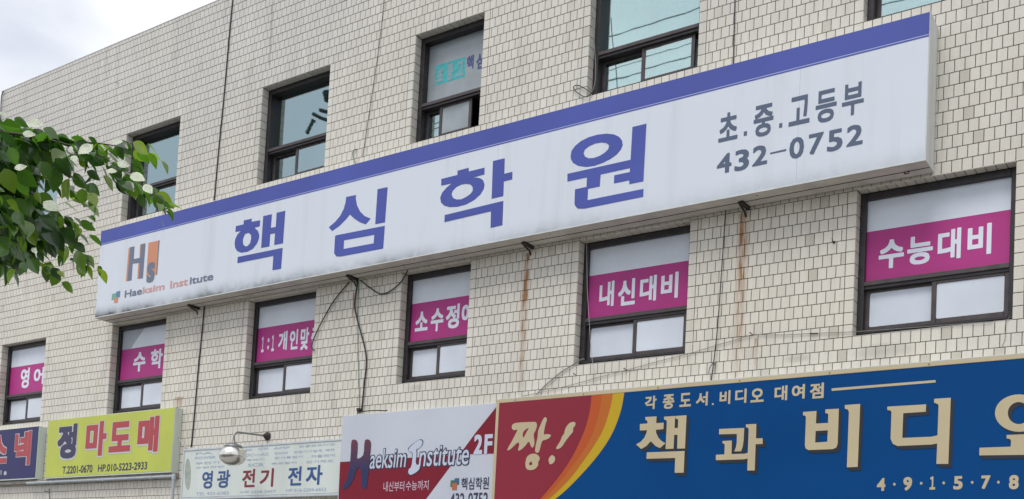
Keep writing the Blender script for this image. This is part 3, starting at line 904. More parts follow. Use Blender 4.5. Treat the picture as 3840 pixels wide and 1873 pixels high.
CC = [(1480, -60), (1465, 0), (1430, 180), (1350, 420), (1230, 630), (1090, 830), (960, 1000), (800, 1165), (690, 1262), (480, 1440)]
CD = [(1615, -60), (1600, 0), (1560, 200), (1480, 420), (1380, 600), (1230, 800), (1060, 990), (900, 1150), (765, 1260), (520, 1440)]
for pts, m, lf in ((CD, M_YEL, .002), (CC, M_OR2, .0028), (CB, M_OR1, .0036), (CA, M_MAROON, .0044)):
    c = curve_pts(pts)
    q = MB(); q.plate([[(fx0, fz1)] + [(fx0, fz0)] + [(c[-1][0], fz0)] + list(reversed(c)) + [(c[0][0], fz1)]], YB - lf, .0018)
    q.build('panel', m, sb)
letters(sb, P, [[
    ([(255, 390), (265, 360), (300, 340), (520, 328), (550, 335), (560, 370), (545, 430), (515, 480), (530, 560), (525, 610), (510, 640), (490, 635), (463, 555), (420, 615), (375, 660), (325, 682), (350, 600), (335, 568), (280, 620), (240, 660), (193, 677), (230, 610), (280, 520), (320, 440), (325, 418), (290, 432), (262, 420)],
     [(385, 480), (400, 440), (430, 415), (465, 400), (440, 440), (415, 490), (393, 528)]),
    ([(650, 272), (672, 280), (680, 300), (660, 360), (645, 430), (640, 490), (670, 475), (715, 480), (730, 495), (700, 530), (650, 548), (620, 555), (600, 630), (585, 690), (565, 703), (540, 695), (535, 660), (550, 580), (570, 500), (570, 440), (600, 370), (625, 310)],),
    ([(425, 790), (440, 745), (480, 715), (540, 708), (590, 745), (592, 780), (572, 815), (575, 850), (540, 895), (480, 912), (430, 895), (418, 840)], [(460, 830), (490, 800), (505, 825), (500, 845), (475, 855)])],
    [([(950, 340), (1000, 327), (1022, 340), (1015, 380), (990, 400), (993, 450), (950, 495), (900, 560), (860, 625), (820, 655), (782, 655), (800, 620), (845, 550), (855, 510), (885, 470), (895, 420), (915, 380)],),
     ([(700, 770), (720, 740), (740, 725), (775, 750), (775, 790), (755, 825), (710, 843), (705, 815), (695, 795)],)]], M_BEIGE, lift=.006, smooth=1)
for pl, chars in ((Plane(YB, 1920, 1248, 2.0094), (('각', (1000, 582), (1092, 474)), ('종', (1135, 578), (1226, 462)), ('도', (1262, 562), (1352, 452)), ('서', (1385, 556), (1478, 445)), ('비', (1563, 543), (1648, 434)), ('디', (1680, 535), (1770, 422)), ('오', (1797, 528), (1900, 417)))),
                  (Plane(YB, 2880, 1248, 2.0094), (('대', (48, 516), (148, 397)), ('여', (178, 504), (280, 387)), ('점', (315, 500), (423, 376))))):
    for t, LL, UR in chars:
        q = MB(); pl.fit(q, t, LL, UR, .03); q.build('letter', M_BEIGE, sb)
q = MB(); Plane(YB, 1920, 1248, 2.0094).shape(q, [(1507, 533), (1520, 532), (1520, 545), (1507, 546)]); q.build('dot', M_BEIGE, sb)
q = MB(); Plane(YB, 2880, 1248, 2.0094).shape(q, [(480, 421), (1263, 358), (1263, 376), (480, 440)])
q.build('line', M_BEIGE, sb)
P1, P2 = Plane(YB, 2360, 1540, 4.3315), Plane(YB, 2980, 1440, 2.901)
BIG = [
 (P1, [([(263, 108), (447, 98), (440, 208), (562, 200), (557, 305), (435, 315), (440, 370), (480, 450), (530, 500), (590, 535), (503, 612), (430, 580), (352, 500), (280, 580), (197, 627), (112, 553), (190, 510), (250, 440), (280, 370), (293, 322), (175, 327), (175, 222), (298, 213), (300, 195), (290, 165), (265, 155)],),
       ([(568, 103), (748, 92), (738, 288), (792, 286), (798, 160), (785, 140), (753, 133), (752, 92), (933, 80), (907, 618), (780, 622), (787, 395), (733, 400), (722, 622), (593, 628), (613, 190), (605, 162), (570, 150)],),
       ([(288, 683), (902, 660), (887, 1012), (740, 1015), (750, 773), (283, 787)],)]),
 (P1, [([(1462, 303), (1870, 285), (1860, 480), (1845, 590), (1820, 663), (1707, 668), (1735, 600), (1748, 520), (1750, 382), (1462, 390)],),
       ([(1518, 498), (1670, 490), (1663, 710), (1870, 705), (1928, 690), (1942, 330), (1938, 290), (1898, 270), (1898, 228), (2067, 220), (2060, 455), (2170, 453), (2168, 545), (2055, 550), (2040, 975), (1920, 978), (1925, 783), (1860, 795), (1410, 810), (1410, 722), (1548, 715), (1553, 570), (1545, 540), (1518, 537)],)]),
 (P2, [([(93, 308), (240, 297), (233, 433), (365, 427), (368, 340), (362, 325), (335, 320), (337, 280), (483, 272), (470, 650), (455, 695), (415, 712), (150, 722), (122, 705), (113, 670), (125, 365), (115, 347), (93, 345)], [(230, 515), (362, 507), (357, 632), (225, 640)]),
       ([(548, 233), (715, 220), (688, 905), (570, 910), (592, 310), (583, 283), (548, 272)],)]),
 (P2, [([(1010, 250), (1432, 225), (1428, 305), (1183, 322), (1172, 590), (1490, 577), (1555, 562), (1567, 240), (1560, 222), (1518, 207), (1520, 165), (1700, 153), (1673, 872), (1543, 873), (1552, 650), (1490, 662), (1120, 678), (1070, 655), (1045, 600), (1055, 310), (1045, 292), (1010, 287)],)]),
 (P2, [(ellipse(2444, 320, 264, 203, 40), ellipse(2440, 320, 120, 120, 32)),
       ([(2307, 558), (2560, 548), (2552, 690), (2880, 680), (2880, 770), (2010, 780), (2012, 697), (2352, 685), (2355, 620), (2345, 603), (2307, 595)],)]),
]
for pl, strokes in BIG:
    q = MB()                                 # printed black thickness of the letter, down and to the right
    for k in range(7):
        for i, st in enumerate(strokes):
            pl.shape(q, st[0], tuple(st[1:]), lift=.0030 + (6 - k) * .0002 + i * .00006, dx=.0042 * (k + 1), dz=-.0046 * (k + 1))
    edge = q
    q = MB()
    for i, st in enumerate(strokes): pl.shape(q, st[0], tuple(st[1:]), lift=.0052 + i * .0005)
    lt = q.build('letter', M_BEIGE, sb); edge.build('letter_edge', M_SHAD, lt, org=origin_of(sb))
for t, xa, xb, ya, yb in (('4', 893, 990, 1027, 1165), ('9', 1180, 1280, 1015, 1160), ('１', 1467, 1532, 1010, 1150), ('5', 1725, 1830, 1005, 1150), ('7', 2028, 2130, 998, 1143), ('8', 2330, 2440, 993, 1147)):
    q = MB(); P2.fit(q, t, (xa, yb + 2), (xb, ya - 2), .035); q.build('letter', M_BEIGE, sb)
for (cx_, cy_) in ((1085, 1093), (1377, 1083), (1622, 1079), (1932, 1073), (2217, 1071)):
    q = MB(); P2.shape(q, ellipse(cx_, cy_, 14, 16, 14)); q.build('dot', M_BEIGE, sb)
M_SCREW = mat('dull_screw_head', (0.16, 0.15, 0.13, 1), 0.5, metal=0.6)
for k in range(9):
    q = MB(); q.lathe((x0 + .25 + k * (x1 - x0 - .5) / 8, YB - .0055, z1 - .019), [(.007, 0), (.007, .002), (.004, .0035)], 8, Vector((0, -1, 0))); q.build('screw', M_SCREW, sb)
blue_x0, blue_z1 = x0, z1

# --- the red and white sign
YR = -0.17
P = Plane(YR, 1260, 1620, 4.223)
tl, bl_ = at(1283.5, 1561.6, YR), at(1266, 1870, YR); tr_ = at(1863, 1508, YR)
x0, x1 = (tl.x + bl_.x) / 2, blue_x0 - .004
z1 = (tl.z + tr_.z) / 2; z0 = z1 - 1.36
sr = thing('shop_sign', ((x0 + x1) / 2, 0, z0), 'white and crimson sign with brush lettering and a diagonal, left of the blue sign', 'sign')
M_RW = mat('pale_grey_white_sheet', (0.53, 0.56, 0.64, 1), 0.35, var=0.07, vscale=1.0, spec=0.22, bump=0.06, bscale=2.2)
M_CRIM = mat('crimson_sign_sheet', (0.20, 0.010, 0.025, 1), 0.32, var=0.08, vscale=1.0, spec=0.22, bump=0.06, bscale=2.2)
M_NAVYB = mat('navy_outline_print', (0.022, 0.028, 0.07, 1), 0.4)
M_PINK = mat('pale_pink_lettering', (0.50, 0.34, 0.42, 1), 0.4)
M_RWT = mat('white_brush_lettering', (0.50, 0.55, 0.66, 1), 0.4)
q = MB(); q.cbox(x0, x1, YR + .004, -.012, z0, z1, .003); q.build('casing', M_CASE, sr)
q = MB(); q.box(x0 + .006, x1 - .006, YR, YR + .004, z0 + .006, z1 - .006); q.build('panel', M_RW, sr)
def clipx(pts): return [(min(max(a_, x0 + .008), x1 - .008), min(max(c, z0 + .008), z1 - .008)) for a_, c in pts]
q = MB(); q.plate([clipx(P.poly([(30, 1300), (1260, 1290), (1425, 1068), (1840, 510), (1952, 362), (2560, 343), (2560, -415), (2541, -394), (2225, 0), (2040, 250), (1945, 368), (1150, 412), (60, 479)]))], YR - .002, .0018)
q.build('panel', M_CRIM, sr)
def brush_h():
    m = mat('maroon_to_navy_print', (0.1, 0.02, 0.05, 1), 0.4)
    n, l = m.node_tree.nodes, m.node_tree.links
    g = n.new('ShaderNodeNewGeometry'); sp = n.new('ShaderNodeSeparateXYZ'); l.new(g.outputs['Position'], sp.inputs[0])
    mr = n.new('ShaderNodeMapRange'); mr.inputs[1].default_value = P.p(300, 620)[1]; mr.inputs[2].default_value = P.p(300, 150)[1]
    rp = n.new('ShaderNodeValToRGB'); rp.color_ramp.elements[0].color = (0.010, 0.014, 0.085, 1); rp.color_ramp.elements[1].color = (0.115, 0.022, 0.040, 1)
    l.new(sp.outputs[2], mr.inputs[0]); l.new(mr.outputs[0], rp.inputs[0]); l.new(rp.outputs[0], n['Principled BSDF'].inputs['Base Color'])
    return m
HP = [(245, 150), (275, 122), (320, 128), (348, 165), (345, 300), (330, 435), (400, 410), (445, 360), (455, 160), (475, 122), (520, 120), (553, 150), (560, 200), (540, 420), (520, 640), (490, 880), (470, 915), (430, 905), (410, 860), (400, 560), (330, 580), (290, 740), (220, 860), (150, 915), (105, 900), (110, 860), (180, 760), (220, 560), (240, 350)]
letters(sr, P, [[(HP,)]], brush_h(), lift=.006, smooth=1)
IP = [(1150, 265), (1300, 135), (1360, 130), (1380, 180), (1340, 250), (1265, 282), (1285, 330), (1260, 520), (1330, 525), (1330, 590), (1280, 640), (1190, 690), (1150, 660), (1150, 600), (1200, 560), (1220, 400), (1215, 310), (1160, 320)]
def grown(pts, k):
    cx_ = sum(a_ for a_, _ in pts) / len(pts); cy_ = sum(c for _, c in pts) / len(pts)
    return [(a_ + k * (1 if a_ > cx_ else -1) * min(1, abs(a_ - cx_) / 30), c + k * (1 if c > cy_ else -1) * min(1, abs(c - cy_) / 30)) for a_, c in pts]
letters(sr, P, [[(grown(IP, 11),)]], M_NAVYB, 'letter_edge', lift=.0045, smooth=1)
letters(sr, P, [[(IP,)]], M_RWT, lift=.006, smooth=1)
for t, LL, UR in (('aeksim', (535, 590), (1125, 248)), ('nstitute', (1312, 555), (2118, 192))):
    q = MB(); P.fit(q, t, (LL[0] - 12, LL[1] + 14), (UR[0] + 16, UR[1] - 12), .045, .0035, shear=.12); q.build('lettering', M_NAVYB, sr)
    q = MB(); P.fit(q, t, LL, UR, .006, .005, shear=.12); q.build('lettering', M_RWT, sr)
for t, LL, UR, m, bo in (('내신부터', (750, 950), (1090, 780), M_PINK, .015), ('수능까지', (1105, 932), (1475, 765), M_PINK, .015), ('핵심학원', (1980, 922), (2430, 712), M_NAVYB, .012), ('432-0752', (1800, 1185), (2415, 958), M_NAVYB, .01)):
    q = MB(); P.fit(q, t, LL, UR, bo, .004); q.build('lettering', m, sr)
for t, LL, UR in (('2', (2180, 362), (2330, 40)), ('F', (2345, 352), (2488, 35))):
    q = MB(); P.fit(q, t, LL, UR, .035, .004); q.build('letter', M_RWT, sr)
for pts, m, lf in (([(1820, 770), (1890, 765), (1885, 870), (1812, 872)], mat('dark_green_print', (0.05, 0.13, 0.09, 1), .4), .004), ([(1882, 738), (1953, 733), (1950, 835), (1880, 838)], mat('petrol_print', (0.03, 0.10, 0.18, 1), .4), .0048), ([(1845, 815), (1920, 812), (1915, 918), (1840, 920)], mat('burnt_orange_print', (0.40, 0.12, 0.04, 1), .4), .0056)):
    q = MB(); P.shape(q, pts, lift=lf); q.build('emblem', m, sr)
red_x0 = x0

# --- the cream electrical sign
YC = -0.085
P = Plane(YC, 660, 1560, 4.0125)
a_, b1, c1, d1 = at(660 + 118 / 4.0125, 1560 + 505 / 4.0125, YC), at(660 + 72 / 4.0125, 1560 + 1225 / 4.0125, YC), at(660 + 2485 / 4.0125, 1560 + 345 / 4.0125, YC), at(660 + 2440 / 4.0125, 1560 + 1175 / 4.0125, YC)
x0, x1, z1, z0 = (a_.x + b1.x) / 2, red_x0 - .004, (a_.z + c1.z) / 2, (b1.z + d1.z) / 2
sk = thing('shop_sign', ((x0 + x1) / 2, 0, z0), 'faded cream sign with blue and red brush lettering behind the globe lamp', 'sign')
M_CREAM = mat('faded_cream_sheet', (0.62, 0.67, 0.64, 1), 0.45, streak=0.10, vscale=4)
M_CREAMF = mat('cream_sign_frame', (0.52, 0.56, 0.60, 1), 0.45, var=0.12, vscale=6)
q = MB(); ring(q, x0, x1, z0 - .03, z1, .026, YC - .010, -.012, .03); q.build('frame', M_CREAMF, sk)
q = MB(); q.box(x0 + .022, x1 - .022, YC, YC + .03, z0 - .004, z1 - .022); q.build('panel', M_CREAM, sk)
q = MB(); q.box(x0 + .022, x1 - .022, YC - .004, YC, z0 - .003, z0 + .004); q.build('seam', M_STEEL, sk)
M_CB = mat('blue_brush_paint', (0.03, 0.085, 0.24, 1), 0.45)
M_CR = mat('dark_red_brush_paint', (0.20, 0.02, 0.035, 1), 0.45)
M_PALE = mat('washed_out_blue_paint', (0.33, 0.40, 0.53, 1), 0.5)
for t, LL, UR, m in (('영', (385, 1100), (560, 826), M_CB), ('광', (612, 1090), (825, 812), M_CB), ('전', (990, 1080), (1200, 798), M_CR), ('기', (1258, 1074), (1478, 788), M_CR), ('전', (1680, 1055), (1900, 758), M_CB), ('자', (1950, 1045), (2215, 738), M_CB)):
    q = MB(); P.fit(q, t, LL, UR, .026); q.build('letter', m, sk)
q = MB()
for t, LL, UR in (('PA  AMP', (300, 590), (1150, 500)), ('비파', (1240, 520), (1395, 474)), ('AMP  .', (1465, 510), (1810, 452)), ('진공관오디오', (1850, 482), (2395, 410)),
                  ('POWER', (290, 660), (600, 600)), ('DC―AC', (1040, 618), (1405, 552)), ('인버터', (1480, 590), (1680, 536)), ('전원기기설계, 제작', (1770, 570), (2390, 490)),
                  ('무전기', (290, 740), (650, 680)), ('충전기 .', (1060, 680), (1390, 636)), ('전기용접기', (1480, 655), (1910, 595)), ('. 자동제어', (1980, 640), (2390, 570)),
                  ('수변전반', (290, 800), (730, 745)), ('SCR', (1080, 770), (1325, 708)), ('속도장치', (1435, 740), (1815, 684)), ('. 전기제도', (1900, 722), (2375, 655)),
                  ('TEL 432-6383', (300, 1200), (795, 1135)), ('사무 2208-5457', (950, 1175), (1505, 1108)), ('HP 016-2204-6653', (1660, 1150), (2260, 1080))):
    P.fit(q, t, LL, UR, .012, .0015)
tag(q.build('faded_lettering', M_PALE, sk), kind='stuff')
q = MB(); P.shape(q, ellipse(178, 880, 46, 235, 24), lift=.0012); q.build('stain', mat('grey_worn_patch', (0.36, 0.40, 0.36, 1), 0.6, var=0.2, vscale=20), sk)

# --- yellow and navy box signs
YY = -0.135
P = Plane(YY, 0, 1500, 3.367)
def quad_rect(TL, TR, BR, BL):
    q = [P.p(*c) for c in (TL, TR, BR, BL)]
    return (q[0][0] + q[3][0]) / 2, (q[1][0] + q[2][0]) / 2, (q[2][1] + q[3][1]) / 2, (q[0][1] + q[1][1]) / 2
M_ENDC = mat('greenish_white_end_cap', (0.62, 0.68, 0.60, 1), 0.5, streak=0.12, vscale=8)
M_YELS = mat('lemon_yellow_sheet', (0.50, 0.55, 0.105, 1), 0.4, var=0.08, vscale=1.6, spec=0.22, bump=0.06, bscale=2.2)
M_NAVY = mat('navy_sheet', (0.040, 0.038, 0.130, 1), 0.4, var=0.08, vscale=1.5, spec=0.22)
M_REDL = mat('brick_red_print', (0.40, 0.045, 0.055, 1), 0.4)
M_NAVL = mat('dark_navy_print', (0.032, 0.028, 0.085, 1), 0.4)
M_OUTL = mat('pale_grey_outline', (0.50, 0.52, 0.54, 1), 0.45)
x0, x1, z0, z1 = quad_rect((620, 258), (2215, 95), (2150, 905), (555, 975))
sy = thing('shop_sign', ((x0 + x1) / 2, 0, z0), 'yellow box sign with one navy and three red outlined characters', 'sign')
q = MB(); q.cbox(x0, x1, YY + .004, -.006, z0 - .02, z1, .003); q.build('casing', M_ENDC, sy)
q = MB(); q.box(x0 + .006, x1 - .006, YY, YY + .004, z0, z1 - .006); q.build('panel', M_YELS, sy)
for t, LL, UR, m in (('정', (715, 752), (985, 296), M_NAVL), ('마', (1070, 720), (1360, 262), M_REDL), ('도', (1370, 668), (1668, 262), M_REDL), ('매', (1725, 672), (2020, 198), M_REDL)):
    q = MB(); P.fit(q, t, LL, UR, .048, .004); lt = q.build('letter', m, sy)
    q = MB(); P.fit(q, t, LL, UR, .085, .002, grow=.016, dx=.004, dz=-.010); q.build('letter_edge', M_OUTL, lt, org=origin_of(sy))
q = MB(); P.fit(q, 'T.2201-0670', (785, 938), (1172, 818), .02); q.build('lettering', M_NAVL, sy)
q = MB(); P.fit(q, 'HP.010-5223-2933', (1235, 912), (1862, 780), .02); q.build('lettering', M_NAVL, sy)
yel = (x0, x1, z0, z1)
x0, x1, z0, z1 = quad_rect((-250, 405), (505, 330), (430, 975), (-320, 1030))
x0 = -15.3
sn = thing('shop_sign', ((x0 + x1) / 2, 0, z0), 'navy box sign with red outlined characters at the left edge, beside the yellow sign', 'sign')
q = MB(); q.cbox(x0, x1, YY + .004, -.006, z0 - .02, z1, .003); q.build('casing', M_ENDC, sn)
q = MB(); q.box(x0 + .006, x1 - .004, YY, YY + .004, z0, z1 - .004); q.build('panel', M_NAVY, sn)
for t, LL, UR in (('넥', (168, 835), (408, 388)), ('스', (-145, 815), (108, 440))):
    q = MB(); P.fit(q, t, LL, UR, .042, .004); lt = q.build('letter', M_REDL, sn)
    q = MB(); P.fit(q, t, LL, UR, .07, .002, grow=.008); q.build('letter_edge', M_OUTL, lt, org=origin_of(sn))
q = MB(); P.fit(q, '력', (0, 960), (24, 888), .01); q.build('lettering', M_OUTL, sn)
q = MB(); P.fit(q, '※', (46, 955), (88, 900), .02); q.build('lettering', M_OUTL, sn)

# --- globe lamp on its arm
mnt = at(1005, 1637, 0); mx_, mz_ = mnt.x, mnt.z
lampY = -0.49
lp = thing('wall_lamp', (mx_, 0, mz_), 'chromed globe lamp on a bent wall arm in front of the cream sign', 'lamp')
M_CHROME = mat('chromed_globe', (0.80, 0.78, 0.73, 1), 0.24, metal=1.0, var=0.10, vscale=9)
M_ARM = mat('galvanised_arm', (0.24, 0.25, 0.26, 1), 0.45, metal=0.6)
YL = -.56
gc = at(866, 1709, YL)
gz = gc.z
q = MB()
pts = [(mx_, 0, mz_), (mx_, -.15, mz_ - .008), (mx_, YL + .07, mz_ - .030)] + [(mx_, YL + .07 - .07 * math.sin(R_(a)), mz_ - .030 - .07 + .07 * math.cos(R_(a))) for a in (20, 45, 70, 90)] + [(mx_, YL, gz + .18)]
q.tube(pts, .012, 10); q.build('arm', M_ARM, lp, smooth=True)
q = MB(); q.lathe((mx_, -.004, mz_), [(.055, 0), (.055, .012), (.036, .04), (.020, .07)], 16, Vector((0, -1, 0))); q.build('wall_plate', M_STEEL, lp)
R1, R2 = .172, .130
q = MB(); q.lathe((mx_, YL, gz + .095), [(.112, 0), (.116, .016), (.098, .036), (.045, .056), (.022, .072), (.018, .11)], 24); q.build('cap', M_ARM, lp, smooth=True)
q = MB(); q.lathe((mx_, YL, gz), [(R1 * math.cos(R_(a)), R2 * math.sin(R_(a))) for a in range(-90, 56, 8)], 36); q.build('globe', M_CHROME, lp, smooth=True)

# ------------------------------------------------------------------ cables, pipes and small fittings on the wall
def smooth_line(pts, sub=4):
    w = [pts[0]] + list(pts) + [pts[-1]]; o = []
    for i in range(1, len(w) - 2):
        a0, b0, c0, d0 = w[i - 1], w[i], w[i + 1], w[i + 2]
        for k in range(sub):
            t = k / sub
            o.append(0.5 * ((2 * b0) + (c0 - a0) * t + (2 * a0 - 5 * b0 + 4 * c0 - d0) * t * t + (3 * b0 - a0 - 3 * c0 + d0) * t ** 3))
    o.append(w[-2]); return o

def cable(name, label, cat, px, r, m, Y=-.012, n=6):
    pts = []
    for c in px:
        y = c[2] if len(c) > 2 else Y
        pts.append(at(c[0], c[1], y))
    pts = smooth_line(pts)
    org = min(pts, key=lambda p: p.z).copy()
    q = MB(); q.tube(pts, r * .8, n)
    return tag(q.build(name, m, org=org, smooth=True), label, cat)

cable('cable', 'thick black cable hanging down the upper wall left of the second window', 'cable', [(873, -6), (860, 130), (838, 380), (820, 560), (803, 752)], .011, M_BLACK)
cable('cable', 'black cable below the long sign running down beside the yellow sign', 'cable', [(766, 1150), (757, 1248), (742, 1400), (730, 1540), (717, 1678)], .011, M_BLACK)
cable('cable', 'thin dark wire down the upper wall between third and fourth windows', 'cable', [(1441, -6), (1429, 110), (1415, 219), (1392, 373), (1376, 480), (1360, 588)], .0045, M_STEEL)
cable('cable', 'faint thin wire high on the upper wall left of the third window', 'cable', [(1022, 2), (1016, 120), (1008, 245)], .003, M_GREYW)
cable('cable', 'thin black wire on the wall between the two largest upper windows', 'cable', [(2756, -6), (2753, 110), (2750, 240)], .0075, M_BLACK)
cable('cable', 'black cable hanging slantwise from the long sign to the blue sign', 'cable', [(2721, 790), (2707, 1000), (2689, 1246), (2667, 1432)], .0065, M_BLACK, -.03)
cable('cable', 'black cable swinging left from the sign bracket to the third lower window', 'cable', [(1310, 1058), (1270, 1105), (1238, 1151), (1208, 1205), (1188, 1245), (1172, 1285), (1171, 1308), (1180, 1316)], .009, M_BLACK, -.02)
cable('cable', 'thick black cable dropping from the bracket to the red and white sign', 'cable', [(1342, 1055), (1334, 1105), (1330, 1151), (1340, 1200), (1353, 1248), (1369, 1310), (1374, 1360), (1368, 1422), (1356, 1545)], .012, M_BLACK, -.02)
cable('cable', 'slack loop of black cable left of the third lower window head', 'cable', [(1352, 1052), (1385, 1078), (1422, 1101), (1455, 1097), (1490, 1072), (1513, 1046), (1529, 1014)], .009, M_BLACK, -.02)
cable('cable', 'thin green wire beside the thick black cable below the bracket', 'cable', [(1345, 1062), (1342, 1180), (1342, 1300), (1346, 1440), (1349, 1545)], .005, M_GREENW, -.01)
cable('cable', 'short dark hose lying on top of the red and white sign', 'cable', [(1342, 1549), (1370, 1543), (1410, 1540), (1446, 1541), (1452, 1538)], .009, M_BLACK, -.06)
cable('cable', 'long thin grey wire strung across the wall under the two right lower windows', 'cable', [(1956, 1487), (2060, 1465), (2180, 1434), (2249, 1414), (2350, 1388), (2470, 1355), (2593, 1324), (2683, 1296), (2770, 1272), (2823, 1256), (2860, 1256), (2950, 1256), (3039, 1251), (3195, 1245), (3330, 1236), (3520, 1222), (3724, 1206)], .0038, M_GREYW, -.012)
cable('cable', 'black splice sleeve on the thin grey wire', 'cable', [(3037, 1251.5), (3047, 1252), (3058, 1251.5), (3067, 1250.5)], .0085, M_BLACK, -.013)
cable('cable', 'pale grey rope from the second lower window corner down to the blue sign', 'cable', [(2192, 1348), (2177, 1350), (2138, 1375), (2110, 1392), (2081, 1415), (2055, 1437), (2032, 1458), (2013, 1480)], .0075, M_GREYW, -.015)
cable('cable', 'thin pale wire hanging in front of the second lower window', 'cable', [(2200, 915), (2201, 1000), (2203, 1098), (2210, 1212), (2215, 1290), (2223, 1367), (2232, 1420), (2239, 1462)], .003, M_WHITEW, -.03)
cable('cable', 'dark cable climbing the left jamb of the large upper window', 'cable', [(2216, -6), (2220, 60), (2226, 124), (2231, 200), (2234, 260), (2230, 318), (2218, 350)], .006, M_GREYW, -.008)
pts = [(2218, 350), (2205, 362), (2190, 363), (2172, 353), (2156, 340), (2150, 328), (2158, 321), (2172, 322), (2190, 331), (2205, 340), (2219, 350)]
cable('cable', 'coil of black cable at the lower left corner of the large upper window', 'cable', pts, .0065, M_BLACK, -.02)
cable('cable', 'short green hose end hooked on the wall above the long sign', 'cable', [(1337, 560), (1329, 563), (1323, 578), (1327, 600), (1338, 622)], .007, M_GREENW, -.015)
cable('cable', 'short curling wire below the right lower window corner', 'cable', [(3788, 1190), (3775, 1203), (3769, 1230), (3770, 1262), (3764, 1285), (3756, 1300)], .003, M_GREYW, -.010)
cable('cable', 'black cable at the far left end of the roof edge', 'cable', [(14, 342), (6, 360), (3, 400), (2, 470)], .010, M_BLACK, -.02)
cable('cable', 'white cable stub between the yellow sign and the cream sign', 'cable', [(672, 1645), (680, 1658), (690, 1670), (702, 1683)], .008, M_WHITEW, -.06)
cable('cable', 'black wire end hanging under the yellow sign', 'cable', [(167, 1842), (183, 1846), (185, 1833), (184, 1850), (190, 1885)], .006, M_BLACK, -.02)

def fitting(name, label, cat, px, py, m, kind):
    p = at(px, py, 0); q = MB()
    if kind == 'hook':
        q.tube([(p.x, .004, p.z), (p.x, -.03, p.z - .003), (p.x - .004, -.045, p.z + .012), (p.x - .006, -.040, p.z + .030)], .0045, 6)
        q.lathe((p.x, .002, p.z), [(.013, 0), (.013, .006), (.006, .009)], 8, Vector((0, -1, 0)))
    elif kind == 'nail':
        q.tube([(p.x, .004, p.z), (p.x - .012, -.035, p.z + .012)], .0042, 6); q.lathe((p.x - .012, -.033, p.z + .0115), [(.008, 0), (.008, .003)], 8, Vector((-.3, -.9, .3)))
    elif kind == 'box':
        q.cbox(p.x - .028, p.x + .028, -.035, .006, p.z - .022, p.z + .022, .006); q.tube([(p.x, -.02, p.z - .02), (p.x + .01, -.02, p.z - .06)], .006, 6)
    elif kind == 'knot':
        q.tube([(p.x + .014 * math.sin(t), -.035 - .004 * math.sin(2 * t), p.z + .018 * math.cos(t)) for t in [k * .52 for k in range(13)]], .006, 6)
        q.tube([(p.x - .01, -.035, p.z + .005), (p.x - .035, -.035, p.z - .03), (p.x - .05, -.033, p.z - .09)], .005, 6)
        q.tube([(p.x + .012, .004, p.z + .03), (p.x + .012, -.035, p.z + .012)], .0045, 6)
    elif kind == 'anchor':
        q.box(p.x - .02, p.x + .02, -.05, .006, p.z - .02, p.z + .02); q.tube([(p.x - .03, -.04, p.z + .02), (p.x + .05, -.04, p.z - .005)], .007, 6); q.tube([(p.x, -.04, p.z - .01), (p.x - .03, -.03, p.z - .07)], .007, 6)
    return tag(q.build(name, m, org=p), label, cat)
fitting('wall_hook', 'small rusty hook on the tiles left of the right lower window', 'hook', 3128, 910, M_STEEL, 'hook')
fitting('wall_hook', 'black hook holding the thin grey wire left of the right lower window', 'hook', 2822, 1256, M_BLACK, 'nail')
fitting('wall_nail', 'black nail holding the wire under the second lower window', 'nail', 2350, 1389, M_STEEL, 'nail')
fitting('wall_nail', 'bent nail below the left corner of the second lower window', 'nail', 2161, 1408, M_STEEL, 'nail')
fitting('wall_nail', 'small nail high on the upper left wall', 'nail', 443, 314, M_STEEL, 'nail')
fitting('junction_box', 'small dark box on the wall beside the leaves, left of the long sign', 'box', 342, 843, M_BLACK, 'box')
fitting('rope_knot', 'grey rope knot tied round the black cable above the blue sign', 'rope', 2681, 1368, M_GREYW, 'knot')
fitting('sign_anchor', 'black steel anchor on the wall at the right end of the yellow sign', 'anchor', 672, 1645, M_STEEL, 'anchor')
fitting('cable_clamp', 'dark clamp where the thick cable meets the red and white sign', 'clamp', 1352, 1540, M_STEEL, 'anchor')

M_PIPE = mat('pale_grey_plastic_pipe', (0.42, 0.46, 0.50, 1), 0.5, var=0.12, vscale=6)
YP = -.10
pa, pb = at(170, 1810, YP), at(652, 1786, YP)
zp = (pa.z + pb.z) / 2 
q = MB()
q.tube([(pa.x - .5, YP, zp), (pb.x - .03, YP, zp), (pb.x - .008, YP, zp - .008), (pb.x, YP, zp - .03), (pb.x, YP, zp - 2.6)], .021, 10)
q.lathe((pb.x, YP, zp), [(.028, -.05), (.028, .022), (.02, .03)], 12)
for xx in (pa.x + .2, pa.x + 1.5, pb.x - .5): q.box(xx - .008, xx + .008, YP - .024, .004, zp - .024, zp + .024)
tag(q.build('drain_pipe', M_PIPE, org=Vector((pb.x, 0, zp - 2.6)), smooth=False), 'pale grey pipe running under the yellow sign and turning down', 'pipe')
# slab edge that carries the two box signs
q = MB(); q.cbox(-15.3, yel[1] + .02, -.10, .008, yel[2] - .075, yel[2] - .024, .004)
tag(q.build('sign_rail', mat('weathered_sign_rail', (0.30, 0.28, 0.25, 1), .7, var=.3, vscale=8), org=Vector((-13.5, 0, yel[2] - .075))), 'weathered steel rail under the yellow and navy signs', 'rail')

